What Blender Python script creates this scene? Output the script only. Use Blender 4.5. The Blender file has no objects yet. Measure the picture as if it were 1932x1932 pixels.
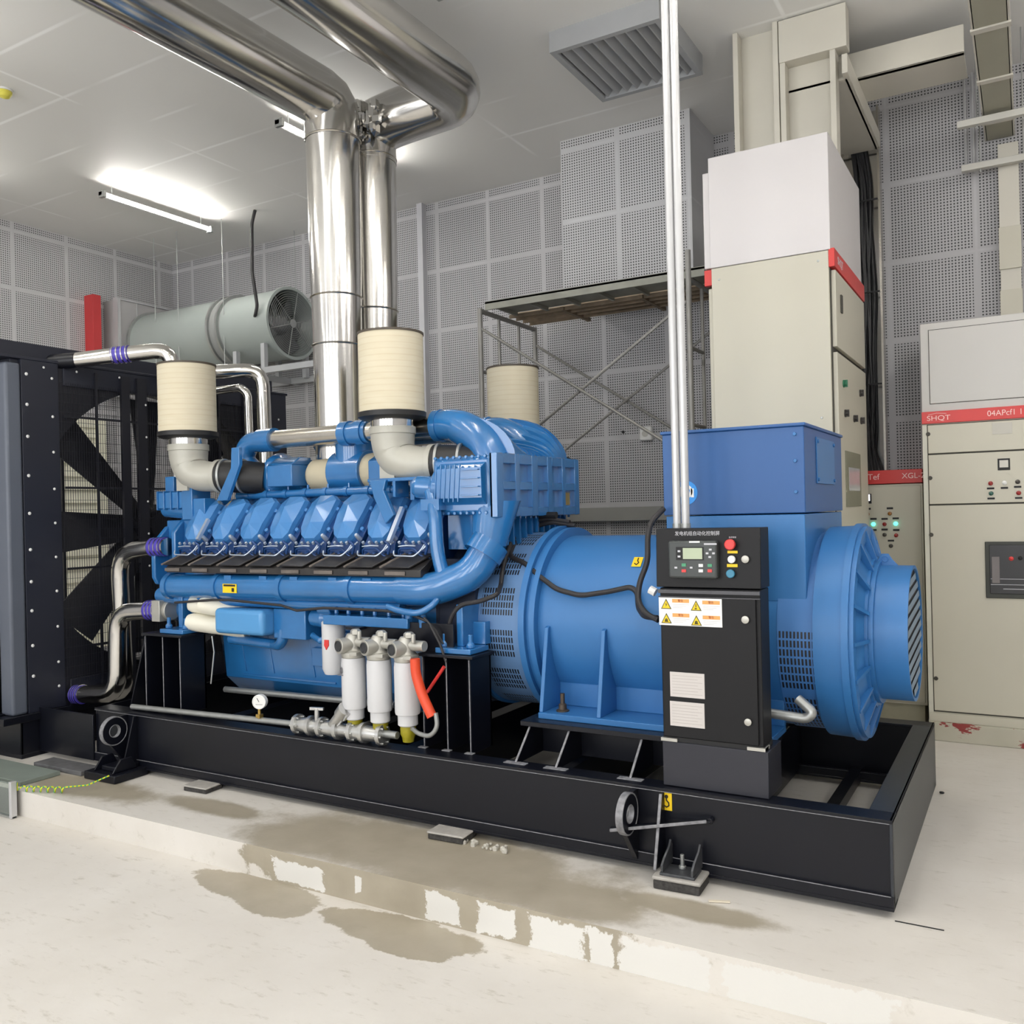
import bpy, bmesh, math, random
from mathutils import Vector, Matrix
random.seed(7)
SC = bpy.context.scene
COL = SC.collection
PI = math.pi

# ---------------------------------------------------------------- camera
FPX, YAW, ROLL = 1680.0, math.radians(30.2), 0.024
EYE = Vector((0, 0, 1.6))
FW = Vector((-math.sin(YAW), math.cos(YAW), 0))
RT = Vector((math.cos(YAW), math.sin(YAW), 0))
UP = Vector((0, 0, 1))
cr, sr = math.cos(ROLL), math.sin(ROLL)
cx = RT * cr - UP * sr
cy = UP * cr + RT * sr
cam_d = bpy.data.cameras.new('camera')
cam = bpy.data.objects.new('camera', cam_d)
COL.objects.link(cam)
M4 = Matrix.Identity(4)
for i in range(3):
    M4[i][0], M4[i][1], M4[i][2], M4[i][3] = cx[i], cy[i], -FW[i], EYE[i]
cam.matrix_world = M4
cam_d.sensor_width = 36
cam_d.lens = FPX / 1932 * 36
cam_d.clip_start = 0.05
SC.camera = cam

# ---------------------------------------------------------------- world, exposure
w = bpy.data.worlds.new('world'); SC.world = w; w.use_nodes = True
w.node_tree.nodes['Background'].inputs[0].default_value = (0.9, 0.95, 1, 1)
w.node_tree.nodes['Background'].inputs[1].default_value = 0.05
SC.view_settings.view_transform = 'Standard'
SC.view_settings.look = 'None'
SC.view_settings.gamma = 1
SC.view_settings.use_curve_mapping = False
SC.view_settings.exposure = 0.28
SC.cycles.max_bounces = 7
SC.cycles.diffuse_bounces = 4
SC.cycles.glossy_bounces = 4
SC.cycles.transmission_bounces = 4
SC.cycles.sample_clamp_indirect = 6
SC.cycles.caustics_reflective = False
SC.cycles.caustics_refractive = False
TUBE_STRENGTH = 84.0
# tube fixtures hung under the ceiling, all but the first two unseen and added for fill: (x, y of the near end, height of the tube), all 1.27 m long along y
TUBES = [(-7.32, 5.2, 4.6), (-4.9, 5.0, 4.6), (-8.3, 3.1, 4.5), (-6.2, 1.6, 4.35), (-3.6, 1.4, 4.3), (-1.2, 1.5, 4.3), (1.4, 1.5, 4.3),
         (-7.3, -1.8, 4.3), (-4.6, -1.8, 4.3), (-2.0, -1.8, 4.3), (0.8, -1.8, 4.3), (3.2, 1.5, 4.3), (3.2, 4.6, 4.3), (1.6, 4.9, 4.4), (1.3, 3.0, 4.4), (-1.0, 2.9, 4.3), (-2.6, 2.6, 4.3)]
# added fill lights on the unseen wall behind the camera: (x centre)
FILL_LIGHTS = (-7.4, -5.0, -2.6, -.2, 2.2)
for wx_ in FILL_LIGHTS:
    ld = bpy.data.lights.new('window_daylight', 'AREA'); ld.shape = 'RECTANGLE'
    ld.size, ld.size_y, ld.energy, ld.color = 1.3, 3.4, 76, (.97, .985, 1)
    lo = bpy.data.objects.new('window_daylight', ld); COL.objects.link(lo); lo.location = (wx_, -4.12, 2.5); lo.rotation_euler = (PI / 2, 0, 0)


def ray(u, v):
    du, dv = u - 966, v - 966
    return FW + RT * ((du * cr - dv * sr) / FPX) - UP * ((du * sr + dv * cr) / FPX)


def A(u, v, x=None, y=None, z=None):
    """the point of a plane x=, y= or z= that the photograph shows at pixel u, v"""
    d = ray(u, v)
    t = (x - EYE.x) / d.x if x is not None else ((y - EYE.y) / d.y if y is not None else (z - EYE.z) / d.z)
    return EYE + d * t


def on_drum(u, v, yc, zc, R):
    """the point of a drum lying along x that the photograph shows at pixel u, v"""
    d = ray(u, v)
    ey, ez = EYE.y - yc, EYE.z - zc
    a, b, c = d.y**2 + d.z**2, 2 * (d.y * ey + d.z * ez), ey**2 + ez**2 - R * R
    q = b * b - 4 * a * c
    t = (-b - math.sqrt(q)) / (2 * a) if q > 0 else -b / (2 * a)
    return EYE + d * t


# ---------------------------------------------------------------- materials
def lin(c):
    return tuple((x / 255 / 12.92) if x / 255 <= .04045 else ((x / 255 + .055) / 1.055) ** 2.4 for x in c) + (1,)


MATS = {}


class NT:
    def __init__(s, name):
        s.m = bpy.data.materials.new(name); s.m.use_nodes = True
        s.t = s.m.node_tree; s.b = s.t.nodes['Principled BSDF']
        s.tc = s.t.nodes.new('ShaderNodeTexCoord')
    def n(s, t): return s.t.nodes.new(t)
    def L(s, a, b): s.t.links.new(a, b)
    def put(s, sock, v):
        if isinstance(v, (int, float)): sock.default_value = v
        elif isinstance(v, tuple): sock.default_value = v
        else: s.L(v, sock)
    def M(s, op, a, b=0.0, c=0.0):
        n = s.n('ShaderNodeMath'); n.operation = op
        s.put(n.inputs[0], a); s.put(n.inputs[1], b); s.put(n.inputs[2], c)
        return n.outputs[0]
    def xyz(s, sock=None):
        n = s.n('ShaderNodeSeparateXYZ'); s.L(sock or s.tc.outputs['Object'], n.inputs[0])
        return n.outputs
    def noise(s, scale, detail=3, rough=.5, vec=None, stretch=None):
        n = s.n('ShaderNodeTexNoise'); n.inputs['Scale'].default_value = scale
        n.inputs['Detail'].default_value = detail; n.inputs['Roughness'].default_value = rough
        v = vec or s.tc.outputs['Object']
        if stretch:
            mp = s.n('ShaderNodeMapping'); mp.inputs['Scale'].default_value = stretch; s.L(v, mp.inputs[0]); v = mp.outputs[0]
        s.L(v, n.inputs['Vector'])
        return n.outputs['Fac']
    def ramp(s, f, p0, p1):
        n = s.n('ShaderNodeMapRange'); n.interpolation_type = 'SMOOTHSTEP'
        s.put(n.inputs[0], f); n.inputs[1].default_value = p0; n.inputs[2].default_value = p1
        return n.outputs[0]
    def mix(s, f, a, b):
        n = s.n('ShaderNodeMix'); n.data_type = 'RGBA'
        s.put(n.inputs[0], f); s.put(n.inputs[6], a); s.put(n.inputs[7], b)
        return n.outputs[2]
    def col(s, c): s.put(s.b.inputs['Base Color'], c)
    def bump(s, h, dist=.002, st=.5):
        n = s.n('ShaderNodeBump'); n.inputs['Distance'].default_value = dist; n.inputs['Strength'].default_value = st
        s.L(h, n.inputs['Height']); s.L(n.outputs[0], s.b.inputs['Normal'])


def mat(name, c, rough=.5, metal=0., var=.06, scale=6., bump=0., emit=0., coat=0.):
    if name in MATS: return MATS[name]
    k = NT(name)
    f = k.noise(scale)
    a = lin(c); d = tuple(x * (1 - var * 2) for x in a[:3]) + (1,); e = tuple(min(1, x * (1 + var)) for x in a[:3]) + (1,)
    k.col(k.mix(f, d, e))
    k.b.inputs['Roughness'].default_value = rough; k.b.inputs['Metallic'].default_value = metal
    k.b.inputs['Coat Weight'].default_value = coat; k.b.inputs['Coat Roughness'].default_value = .15
    if bump: k.bump(k.noise(40, 4), .003, bump)
    if emit:
        k.b.inputs['Emission Color'].default_value = a; k.b.inputs['Emission Strength'].default_value = emit
    MATS[name] = k.m
    return k.m


BLUE = mat('engine_blue_paint', (40, 112, 174), .24, 0, .12, 5, coat=.9)
ABLUE = mat('alternator_blue_paint', (50, 112, 172), .42, 0, .04, 3)
BLACKP = mat('black_paint', (14, 16, 25), .36, 0, .12, 4, coat=.05)
PANELBLK = mat('panel_black', (13, 13, 16), .5, 0, .08, 4)
GUARD = mat('guard_black', (26, 27, 36), .5)
NAVY = mat('dark_navy_steel', (32, 35, 48), .45, 0, .1, 3)
SLATE = mat('grey_slate_steel', (92, 98, 110), .45, 0, .06, 3)
RUBBER = mat('black_rubber', (24, 24, 26), .5)
CABLE = mat('cable_black', (40, 38, 40), .55, 0, .2, 30)
CREAM = mat('filter_paper_cream', (214, 204, 178), .8)
TAN = mat('tan_lagging', (196, 186, 160), .75)
ALU = mat('cast_aluminium', (190, 188, 180), .42, .55, .08, 12, .1)
GREYCAST = mat('grey_cast_elbow', (182, 180, 170), .45, .15, .05, 8)
CHROME = mat('polished_steel', (216, 214, 210), .16, 1, .04, 5)
STEEL = mat('brushed_steel', (205, 200, 190), .24, 1, .05, 8)
GALV = mat('galvanised_steel', (176, 178, 176), .4, .7, .12, 14)
SCAFM = mat('scaffold_steel', (152, 150, 146), .5, .35, .15, 9)
RUST = mat('plank_rust', (140, 124, 104), .8, 0, .3, 12)
WOOD = mat('plank_wood', (226, 206, 178), .8, 0, .2, 10)
WHITE = mat('white_plastic', (236, 236, 234), .35, 0, .02)
WHITEPIPE = mat('white_conduit', (196, 196, 197), .25, .2, .02)
OFFW = mat('off_white_filter', (232, 228, 212), .4, 0, .03)
PURPLE = mat('violet_silicone', (78, 66, 176), .4)
ORANGE = mat('orange_hose', (226, 76, 40), .45)
YELLOW = mat('yellow_sticker', (246, 206, 24), .5, 0, .02)
BLACKINK = mat('black_ink', (20, 20, 22), .6, 0, 0)
ORANGEINK = mat('orange_ink', (238, 168, 98), .6, 0, .02)
REDM = mat('red_strip', (206, 52, 48), .4, 0, .04)
BEIGE = mat('cabinet_beige', (198, 194, 178), .45, 0, .03, 2)
CABGREY = mat('cabinet_grey', (196, 194, 190), .45, 0, .03, 2)
BOXGREY = mat('busbox_grey', (214, 210, 210), .5, 0, .03, 2)
SEAM = mat('seam_dark', (70, 68, 62), .7)
TRAYM = mat('tray_beige', (206, 202, 190), .5, 0, .04, 3)
TRAYG = mat('tray_olive', (160, 158, 140), .5, 0, .06, 3)
DUCTM = mat('duct_green_grey', (168, 176, 172), .5, .1, .05, 3)
PLENM = mat('plenum_sheet', (186, 184, 184), .5, .2, .05, 3)
AMBER = mat('amber_bowl', (170, 160, 40), .15, 0, .3, 20)
SCREEN = mat('lcd_screen', (176, 188, 160), .3, 0, .02)
REDBTN = mat('red_button', (216, 60, 58), .35)
GREENBTN = mat('green_button', (70, 150, 110), .35)
GREENLAMP = mat('green_lamp', (90, 255, 220), .3, emit=2.2)
WHITELAMP = mat('white_display', (250, 250, 255), .3, emit=1.0)
CYAN = mat('cyan_sticker', (20, 140, 226), .4, 0, .02)
CHALK = mat('ground_weld', (150, 150, 154), .6, .2, .4, 40)
LINEG = mat('text_grey', (200, 200, 205), .6, 0, 0)
PAPER = mat('paper_plate', (206, 200, 196), .5, 0, .03)
BRASS = mat('brass', (190, 160, 90), .35, .8)
LINERM = mat('louvre_cream', (242, 239, 218), .6)
TUBEM = mat('lit_tube', (255, 252, 246), .4, emit=TUBE_STRENGTH)


for m_ in (BLACKP, PANELBLK): m_.node_tree.nodes['Principled BSDF'].inputs['Specular IOR Level'].default_value = .32


# --- perforated acoustic panel: axes a (horizontal coordinate index), b = z
def perforated(name, ia, off_a, off_b, base):
    k = NT(name); o = k.xyz(); a = o[ia]; z = o[2]
    def cell(s, off, per): return k.M('FLOORED_MODULO', k.M('SUBTRACT', s, off), per)
    pa, pz = cell(a, off_a, .6), cell(z, off_b, .6)
    da = k.M('ABSOLUTE', k.M('SUBTRACT', pa, .3)); dz = k.M('ABSOLUTE', k.M('SUBTRACT', pz, .3))
    inside = k.M('LESS_THAN', k.M('MAXIMUM', da, dz), .276)
    ha = k.M('SUBTRACT', cell(pa, 0, .0225), .01125); hz = k.M('SUBTRACT', cell(pz, 0, .0225), .01125)
    r = k.M('SQRT', k.M('ADD', k.M('MULTIPLY', ha, ha), k.M('MULTIPLY', hz, hz)))
    hole = k.M('MULTIPLY', k.M('SUBTRACT', 1., k.ramp(r, 0.0048, .007)), inside)
    seam = k.M('MAXIMUM', k.ramp(da, .285, .298), k.ramp(dz, .285, .298))
    sm = k.M('MULTIPLY', seam, k.ramp(k.noise(1.6, 4, .6), .42, .7))
    b0 = lin(base)
    c = k.mix(k.noise(.9, 4), tuple(x * .88 for x in b0[:3]) + (1,), tuple(x * 1.08 for x in b0[:3]) + (1,))
    c = k.mix(k.M('SUBTRACT', 1., inside), c, tuple(min(1, x * 1.0) for x in b0[:3]) + (1,))
    c = k.mix(sm, c, tuple(min(1, x * 1.15) for x in b0[:3]) + (1,))
    c = k.mix(hole, c, lin((62, 62, 64)))
    k.col(c); k.b.inputs['Roughness'].default_value = .75
    return k.m


WALLY = perforated('perforated_wall_y', 0, -3.903, 4.04, (186, 185, 187))
WALLX = perforated('perforated_wall_x', 1, 7.2, 4.04, (190, 189, 190))
SOFFY = perforated('perforated_soffit', 0, -2.87, 4.04, (198, 198, 200))


def ceiling_mat():
    k = NT('ceiling_plaster'); o = k.xyz()
    def line(s, off, per):
        m = k.M('FLOORED_MODULO', k.M('SUBTRACT', s, off - per / 2), per)
        return k.M('SUBTRACT', 1., k.ramp(k.M('ABSOLUTE', k.M('SUBTRACT', m, per / 2)), .006, .02))
    ln = k.M('MAXIMUM', line(o[0], -6.1, 2.4), line(o[1], 5.85, .6))
    ln = k.M('MULTIPLY', ln, k.ramp(k.noise(.8, 2), .44, .62))
    c = k.mix(k.noise(.5, 3), lin((226, 225, 220)), lin((234, 233, 230)))
    c = k.mix(ln, c, lin((250, 250, 248)))
    k.col(c); k.b.inputs['Roughness'].default_value = .6
    return k.m


def concrete(name, stains, whites=(), wall=False, soft=.05):
    """stains / whites: (centre a, centre b, radius a, radius b) in metres; a=x, b=y (or z on the plinth's face)"""
    k = NT(name); o = k.xyz(); a, b = o[0], (o[2] if wall else o[1])
    wob = k.M('MULTIPLY', k.M('SUBTRACT', k.noise(2.4, 9, .72), .5), 1.7)
    def blob(lst, w, sq=False):
        res = None
        for (ca, cb, ra, rb) in lst:
            da = k.M('DIVIDE', k.M('SUBTRACT', a, ca), ra); db = k.M('DIVIDE', k.M('SUBTRACT', b, cb), rb)
            if sq: d = k.M('MAXIMUM', k.M('ABSOLUTE', da), k.M('ABSOLUTE', db))
            else: d = k.M('SQRT', k.M('ADD', k.M('MULTIPLY', da, da), k.M('MULTIPLY', db, db)))
            d = k.M('SUBTRACT', 1., k.M('ADD', d, w))
            res = d if res is None else k.M('MAXIMUM', res, d)
        return k.ramp(res, -soft, soft)
    c = k.mix(k.noise(2.2, 6, .62), lin((206, 200, 191)), lin((228, 224, 218)))
    c = k.mix(k.ramp(k.noise(9, 5, .7, stretch=(1, 3, 1)), .55, .8), c, lin((186, 180, 168)))
    if stains:
        st = blob(stains, wob)
        wet = k.mix(k.noise(5, 4), lin((140, 130, 110)), lin((176, 167, 148)))
        c = k.mix(k.M('MULTIPLY', st, .9), c, wet)
        k.put(k.b.inputs['Roughness'], k.M('SUBTRACT', .62, k.M('MULTIPLY', st, .2)))
    else:
        k.b.inputs['Roughness'].default_value = .62
    if whites:
        c = k.mix(blob(whites, k.M('MULTIPLY', k.M('SUBTRACT', k.noise(11, 6, .7), .5), 1.6), True), c, lin((222, 220, 215)))
    k.col(c); k.bump(k.noise(14, 6, .6), .004, .35)
    return k.m


CEIL = ceiling_mat()
FLOORM = concrete('floor_low', [(-3.2, 3.0, .42, .13), (-2.98, 2.92, .2, .1), (-2.35, 2.97, .42, .12), (-2.2, 2.88, .2, .08)])
PLINTHM = concrete('floor_plinth', [(-2.5, 3.4, 1.0, .34), (-3.15, 3.28, .4, .2), (-1.75, 3.3, .45, .2), (-4.95, 3.35, .5, .18), (-1.25, 3.4, .35, .08), (-3.95, 3.42, .35, .1)], soft=.28)
FACEM = concrete('floor_plinth_face', [(-2.25, -.07, 1.0, .6), (-3.1, -.02, .3, .1)],
                 [(-3.02, -.09, .15, .05), (-2.66, -.07, .02, .04), (-2.2, -.08, .08, .055), (-1.93, -.08, .09, .06),
                  (-1.65, -.09, .12, .07), (-1.46, -.09, .05, .07), (-1.2, -.09, .17, .07), (-.7, -.09, .28, .07)], wall=True)


def slots(name, base, xper, aper, bandper, bandoff, nrow, yc, zc, x0, x1, amax=9.):
    """a painted drum wall pierced by rows of narrow slots"""
    k = NT(name); o = k.xyz()
    ang = k.M('ARCTAN2', k.M('SUBTRACT', o[2], zc), k.M('SUBTRACT', yc, o[1]))
    band = k.M('FLOORED_MODULO', k.M('SUBTRACT', ang, bandoff), bandper)
    inb = k.M('MULTIPLY', k.M('LESS_THAN', band, aper * nrow), k.M('LESS_THAN', ang, amax))
    row = k.M('LESS_THAN', k.M('ABSOLUTE', k.M('SUBTRACT', k.M('FLOORED_MODULO', band, aper), aper / 2)), aper * .38)
    sx = k.M('LESS_THAN', k.M('FLOORED_MODULO', o[0], xper), xper * .55)
    inx = k.M('MULTIPLY', k.M('GREATER_THAN', o[0], x0), k.M('LESS_THAN', o[0], x1))
    m = k.M('MULTIPLY', k.M('MULTIPLY', inb, row), k.M('MULTIPLY', sx, inx))
    k.col(k.mix(m, lin(base), lin((18, 20, 26)))); k.b.inputs['Roughness'].default_value = .5
    return k.m


def pleats(name):
    k = NT(name); o = k.xyz()
    f = k.M('FLOORED_MODULO', o[2], .034)
    ln = k.M('SUBTRACT', 1., k.ramp(k.M('ABSOLUTE', k.M('SUBTRACT', f, .017)), .001, .005))
    c = k.mix(k.noise(7, 3, stretch=(1, 1, 4)), lin((206, 195, 168)), lin((218, 210, 188)))
    c = k.mix(k.M('MULTIPLY', ln, k.M('MULTIPLY', k.noise(5, 2, stretch=(1, 1, 5)), .4)), c, lin((186, 162, 124)))
    k.col(c); k.b.inputs['Roughness'].default_value = .85
    return k.m


PLEAT = pleats('filter_pleats')


# ---------------------------------------------------------------- mesh building
class MB:
    def __init__(s): s.v, s.f, s.mi, s.cur = [], [], [], 0
    def add(s, vs, fs):
        o = len(s.v); s.v += [tuple(p) for p in vs]
        s.f += [tuple(o + i for i in f) for f in fs]; s.mi += [s.cur] * len(fs)
        return s
    def use(s, i): s.cur = i; return s
    def box(s, x0, x1, y0, y1, z0, z1):
        vs = [(x, y, z) for x in (x0, x1) for y in (y0, y1) for z in (z0, z1)]
        return s.add(vs, [(0, 1, 3, 2), (4, 6, 7, 5), (0, 4, 5, 1), (2, 3, 7, 6), (0, 2, 6, 4), (1, 5, 7, 3)])
    def bar(s, p, q, w, h=None, up=(0, 0, 1)):
        """a rectangular bar from p to q, w wide and h high"""
        p, q = Vector(p), Vector(q); h = h or w; d = (q - p).normalized(); u = Vector(up)
        if abs(d.dot(u)) > .98: u = Vector((0, 1, 0))
        a = d.cross(u).normalized() * w / 2; b = a.cross(d).normalized() * h / 2
        vs = [c + sa * a + sb * b for c in (p, q) for sa, sb in ((-1, -1), (1, -1), (1, 1), (-1, 1))]
        return s.add(vs, [(0, 1, 2, 3), (7, 6, 5, 4), (0, 4, 5, 1), (1, 5, 6, 2), (2, 6, 7, 3), (3, 7, 4, 0)])
    def lathe(s, o, axis, prof, n=32):
        """prof: (distance along the axis, radius)"""
        o, ax = Vector(o), Vector(axis).normalized()
        t = Vector((0, 0, 1)) if abs(ax.z) < .9 else Vector((1, 0, 0))
        a = ax.cross(t).normalized(); b = ax.cross(a)
        vs, fs = [], []
        for h, r in prof:
            for i in range(n):
                th = 2 * PI * i / n
                vs.append(o + ax * h + (a * math.cos(th) + b * math.sin(th)) * max(r, 1e-5))
        for j in range(len(prof) - 1):
            for i in range(n):
                k = (i + 1) % n
                fs.append((j * n + i, j * n + k, (j + 1) * n + k, (j + 1) * n + i))
        if prof[0][1] > 1e-4: fs.append(tuple(range(n)))
        if prof[-1][1] > 1e-4: fs.append(tuple(range((len(prof) - 1) * n, len(prof) * n))[::-1])
        return s.add(vs, fs)
    def cyl(s, p, q, r, r2=None, n=20):
        p, q = Vector(p), Vector(q)
        return s.lathe(p, q - p, [(0, r), ((q - p).length, r if r2 is None else r2)], n)
    def ring(s, o, axis, r0, r1, h0, h1, n=40):
        return s.lathe2(o, axis, [(h0, r0), (h0, r1), (h1, r1), (h1, r0)], n)
    def lathe2(s, o, axis, prof, n=32):
        """closed profile (a ring-like solid)"""
        o, ax = Vector(o), Vector(axis).normalized()
        t = Vector((0, 0, 1)) if abs(ax.z) < .9 else Vector((1, 0, 0))
        a = ax.cross(t).normalized(); b = ax.cross(a)
        vs, fs, m = [], [], len(prof)
        for h, r in prof:
            for i in range(n):
                th = 2 * PI * i / n
                vs.append(o + ax * h + (a * math.cos(th) + b * math.sin(th)) * r)
        for j in range(m):
            j2 = (j + 1) % m
            for i in range(n):
                k = (i + 1) % n
                fs.append((j * n + i, j * n + k, j2 * n + k, j2 * n + i))
        return s.add(vs, fs)
    def tube(s, pts, r, n=14, bend=0., caps=True, r2=None, k=6):
        pts = [Vector(p) for p in pts]
        if bend:
            out = [pts[0]]
            for i in range(1, len(pts) - 1):
                p, c, q = pts[i - 1], pts[i], pts[i + 1]
                a, b = (p - c), (q - c); d = min(bend, a.length * .49, b.length * .49)
                a, b = c + a.normalized() * d, c + b.normalized() * d
                for j in range(k + 1):
                    t = j / k; out.append(a * (1 - t)**2 + c * 2 * t * (1 - t) + b * t * t)
            out.append(pts[-1]); pts = out
        vs, fs = [], []
        m = len(pts); N = None
        for i, p in enumerate(pts):
            if i == 0: d = pts[1] - p
            elif i == m - 1: d = p - pts[i - 1]
            else: d = (pts[i + 1] - p).normalized() + (p - pts[i - 1]).normalized()
            d.normalize()
            if N is None:
                t = Vector((0, 0, 1)) if abs(d.z) < .9 else Vector((1, 0, 0)); N = d.cross(t).normalized()
            else:
                N = (N - d * N.dot(d)).normalized()
            B = d.cross(N)
            rr = r if r2 is None else r + (r2 - r) * i / (m - 1)
            for q in range(n):
                th = 2 * PI * q / n; vs.append(p + (N * math.cos(th) + B * math.sin(th)) * rr)
        for i in range(m - 1):
            for q in range(n):
                k2 = (q + 1) % n; fs.append((i * n + q, i * n + k2, (i + 1) * n + k2, (i + 1) * n + q))
        if caps: fs.append(tuple(range(n))[::-1]); fs.append(tuple(range((m - 1) * n, m * n)))
        return s.add(vs, fs)
    def prism(s, poly, axis, a0, a1):
        """poly: 2-D outline in the two other axes (in x, y, z order), pushed along axis from a0 to a1"""
        n = len(poly)
        def P(p, a): return (a, p[0], p[1]) if axis == 'x' else ((p[0], a, p[1]) if axis == 'y' else (p[0], p[1], a))
        vs = [P(p, a0) for p in poly] + [P(p, a1) for p in poly]
        fs = [tuple(range(n)), tuple(range(n, 2 * n))[::-1]] + [(i, (i + 1) % n, n + (i + 1) % n, n + i) for i in range(n)]
        return s.add(vs, fs)
    def loft(s, loops, caps=True):
        n = len(loops[0]); vs = [p for l in loops for p in l]; fs = []
        for j in range(len(loops) - 1):
            for i in range(n):
                k = (i + 1) % n; fs.append((j * n + i, j * n + k, (j + 1) * n + k, (j + 1) * n + i))
        if caps: fs.append(tuple(range(n))[::-1]); fs.append(tuple(range((len(loops) - 1) * n, len(loops) * n)))
        return s.add(vs, fs)
    def ball(s, c, r, n=16, sc=(1, 1, 1)):
        prof = [(-math.cos(PI * i / (n // 2)) * r, math.sin(PI * i / (n // 2)) * r) for i in range(n // 2 + 1)]
        o = len(s.v); s.lathe((0, 0, 0), (0, 0, 1), prof, n)
        for i in range(o, len(s.v)):
            p = s.v[i]; s.v[i] = (c[0] + p[0] * sc[0], c[1] + p[1] * sc[1], c[2] + p[2] * sc[2])
        return s
    def bolt(s, c, axis, r=.012, h=.01):
        c = Vector(c); ax = Vector(axis).normalized()
        return s.lathe(c, ax, [(0, r), (h, r), (h * 1.2, r * .8)], 6)
    def build(s, name, mats, parent=None, bevel=0., smooth=True, seg=2):
        me = bpy.data.meshes.new(name)
        org = Vector((0, 0, 0)); p = parent
        while p is not None: org = org + p.location; p = p.parent
        me.from_pydata([Vector(q) - org for q in s.v], [], s.f)
        for m in (mats if isinstance(mats, (list, tuple)) else [mats]): me.materials.append(m)
        me.polygons.foreach_set('material_index', s.mi)
        bm = bmesh.new(); bm.from_mesh(me); bmesh.ops.recalc_face_normals(bm, faces=bm.faces); bm.to_mesh(me); bm.free()
        if smooth:
            me.polygons.foreach_set('use_smooth', [True] * len(me.polygons))
            me.set_sharp_from_angle(angle=math.radians(35))
        me.update()
        o = bpy.data.objects.new(name, me); COL.objects.link(o)
        if parent is not None: o.parent = parent
        if bevel:
            b = o.modifiers.new('bevel', 'BEVEL'); b.width = bevel; b.segments = seg; b.limit_method = 'ANGLE'; b.angle_limit = math.radians(40)
        return o


def tag(o, label, cat, group=None):
    o['label'] = label; o['category'] = cat
    if group: o['group'] = group
    return o


def thing(name, label, cat, loc=(0, 0, 0), group=None):
    o = bpy.data.objects.new(name, None); COL.objects.link(o); o.location = loc; o.empty_display_size = .1
    return tag(o, label, cat, group)


def struct(o): o['kind'] = 'structure'; return o


def dup(root, loc, label, group=None):
    r = root.copy(); COL.objects.link(r); r.location = loc; r['label'] = label
    if group: r['group'] = group
    for ch in [c for c in bpy.data.objects if c.parent == root]:
        c = ch.copy(); COL.objects.link(c); c.parent = r
        for g in [q for q in bpy.data.objects if q.parent == ch]:
            d = g.copy(); COL.objects.link(d); d.parent = c
    return r


def text(s, loc, size, m, parent, name='lettering', rot=(PI / 2, 0, 0), ax='LEFT', ext=.0006, sx=1.):
    cu = bpy.data.curves.new(name, 'FONT'); cu.body = s; cu.size = size; cu.extrude = ext
    cu.align_x = ax; cu.align_y = 'CENTER'; cu.materials.append(m)
    o = bpy.data.objects.new(name, cu); COL.objects.link(o)
    org = Vector((0, 0, 0)); p = parent
    while p is not None: org = org + p.location; p = p.parent
    bpy.context.view_layer.update()
    me = bpy.data.meshes.new_from_object(o.evaluated_get(bpy.context.evaluated_depsgraph_get())); bpy.data.objects.remove(o); bpy.data.curves.remove(cu)
    me.name = name
    o = bpy.data.objects.new(name, me); COL.objects.link(o); o['kind'] = 'stuff'
    o.parent = parent; o.location = Vector(loc) - org; o.rotation_euler = rot; o.scale = (sx, 1, 1)
    return o


# ================================================================ the room
ZC, YW, XL, XR, YF, STEP = 4.737, 7.4, -9.056, 4.2, -4.2, 3.11
struct(MB().box(XL - .2, XR + .2, YW, YW + .2, -.15, ZC + .2).build('wall_back', WALLY, smooth=False))
struct(MB().box(XL - .2, XL, YF, YW, -.15, ZC + .2).build('wall_left', WALLX, smooth=False))
struct(MB().box(XR, XR + .2, YF, YW, -.15, ZC + .2).build('wall_right', WALLX, smooth=False))
struct(MB().box(XL - .2, XR + .2, YF - .2, YF, -.15, ZC + .2).build('wall_front', WALLY, smooth=False))
struct(MB().box(XL, XR, YF, YW, ZC, ZC + .2).build('ceiling', CEIL, smooth=False))
struct(MB().box(XL, XR, YF, YW, -.3, -.15).build('floor', FLOORM, smooth=False))
pl = MB().box(XL, XR, STEP, YW, -.15, 0)
pl.mi[2] = 1   # the riser towards the camera
for i, f in enumerate(pl.f):
    if all(abs(pl.v[q][1] - STEP) < 1e-6 for q in f): pl.mi[i] = 1
    else: pl.mi[i] = 0
struct(pl.build('floor_plinth', [PLINTHM, FACEM], smooth=False))
so = MB().box(-3.385, -2.247, 6.78, YW, 3.43, ZC)
struct(so.build('wall_boxed_soffit', SOFFY, smooth=False))
struct(MB().box(-3.395, -2.237, 6.765, 6.8, 3.41, 3.46).box(-3.395, -2.237, 6.765, YW, 3.41, 3.43).build('trim_1', mat('soffit_trim', (170, 170, 170), .6), smooth=False))
struct(MB().box(-5.3, -5.235, 7.33, YW, 0, ZC).build('trim_2', mat('trim_light', (206, 206, 210), .5), smooth=False))
struct(MB().box(-5.2, -1.7, 7.3, YW, 1.55, 1.62).box(-5.2, -1.7, 7.3, 7.33, 1.5, 1.55).build('trim_3', mat('ledge_grey', (150, 150, 146), .6), smooth=False))

for i, wx_ in enumerate(FILL_LIGHTS):
    m = MB()
    for s_ in (-.72, .66): m.box(wx_ + s_, wx_ + s_ + .06, YF, YF + .05, .74, 4.26)
    m.box(wx_ - .72, wx_ + .72, YF, YF + .05, 4.2, 4.26).box(wx_ - .72, wx_ + .72, YF, YF + .05, .74, .8)
    struct(m.build('window_%d' % (i + 1), WHITE, smooth=False))  # frame added around each made-up fill light

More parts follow.
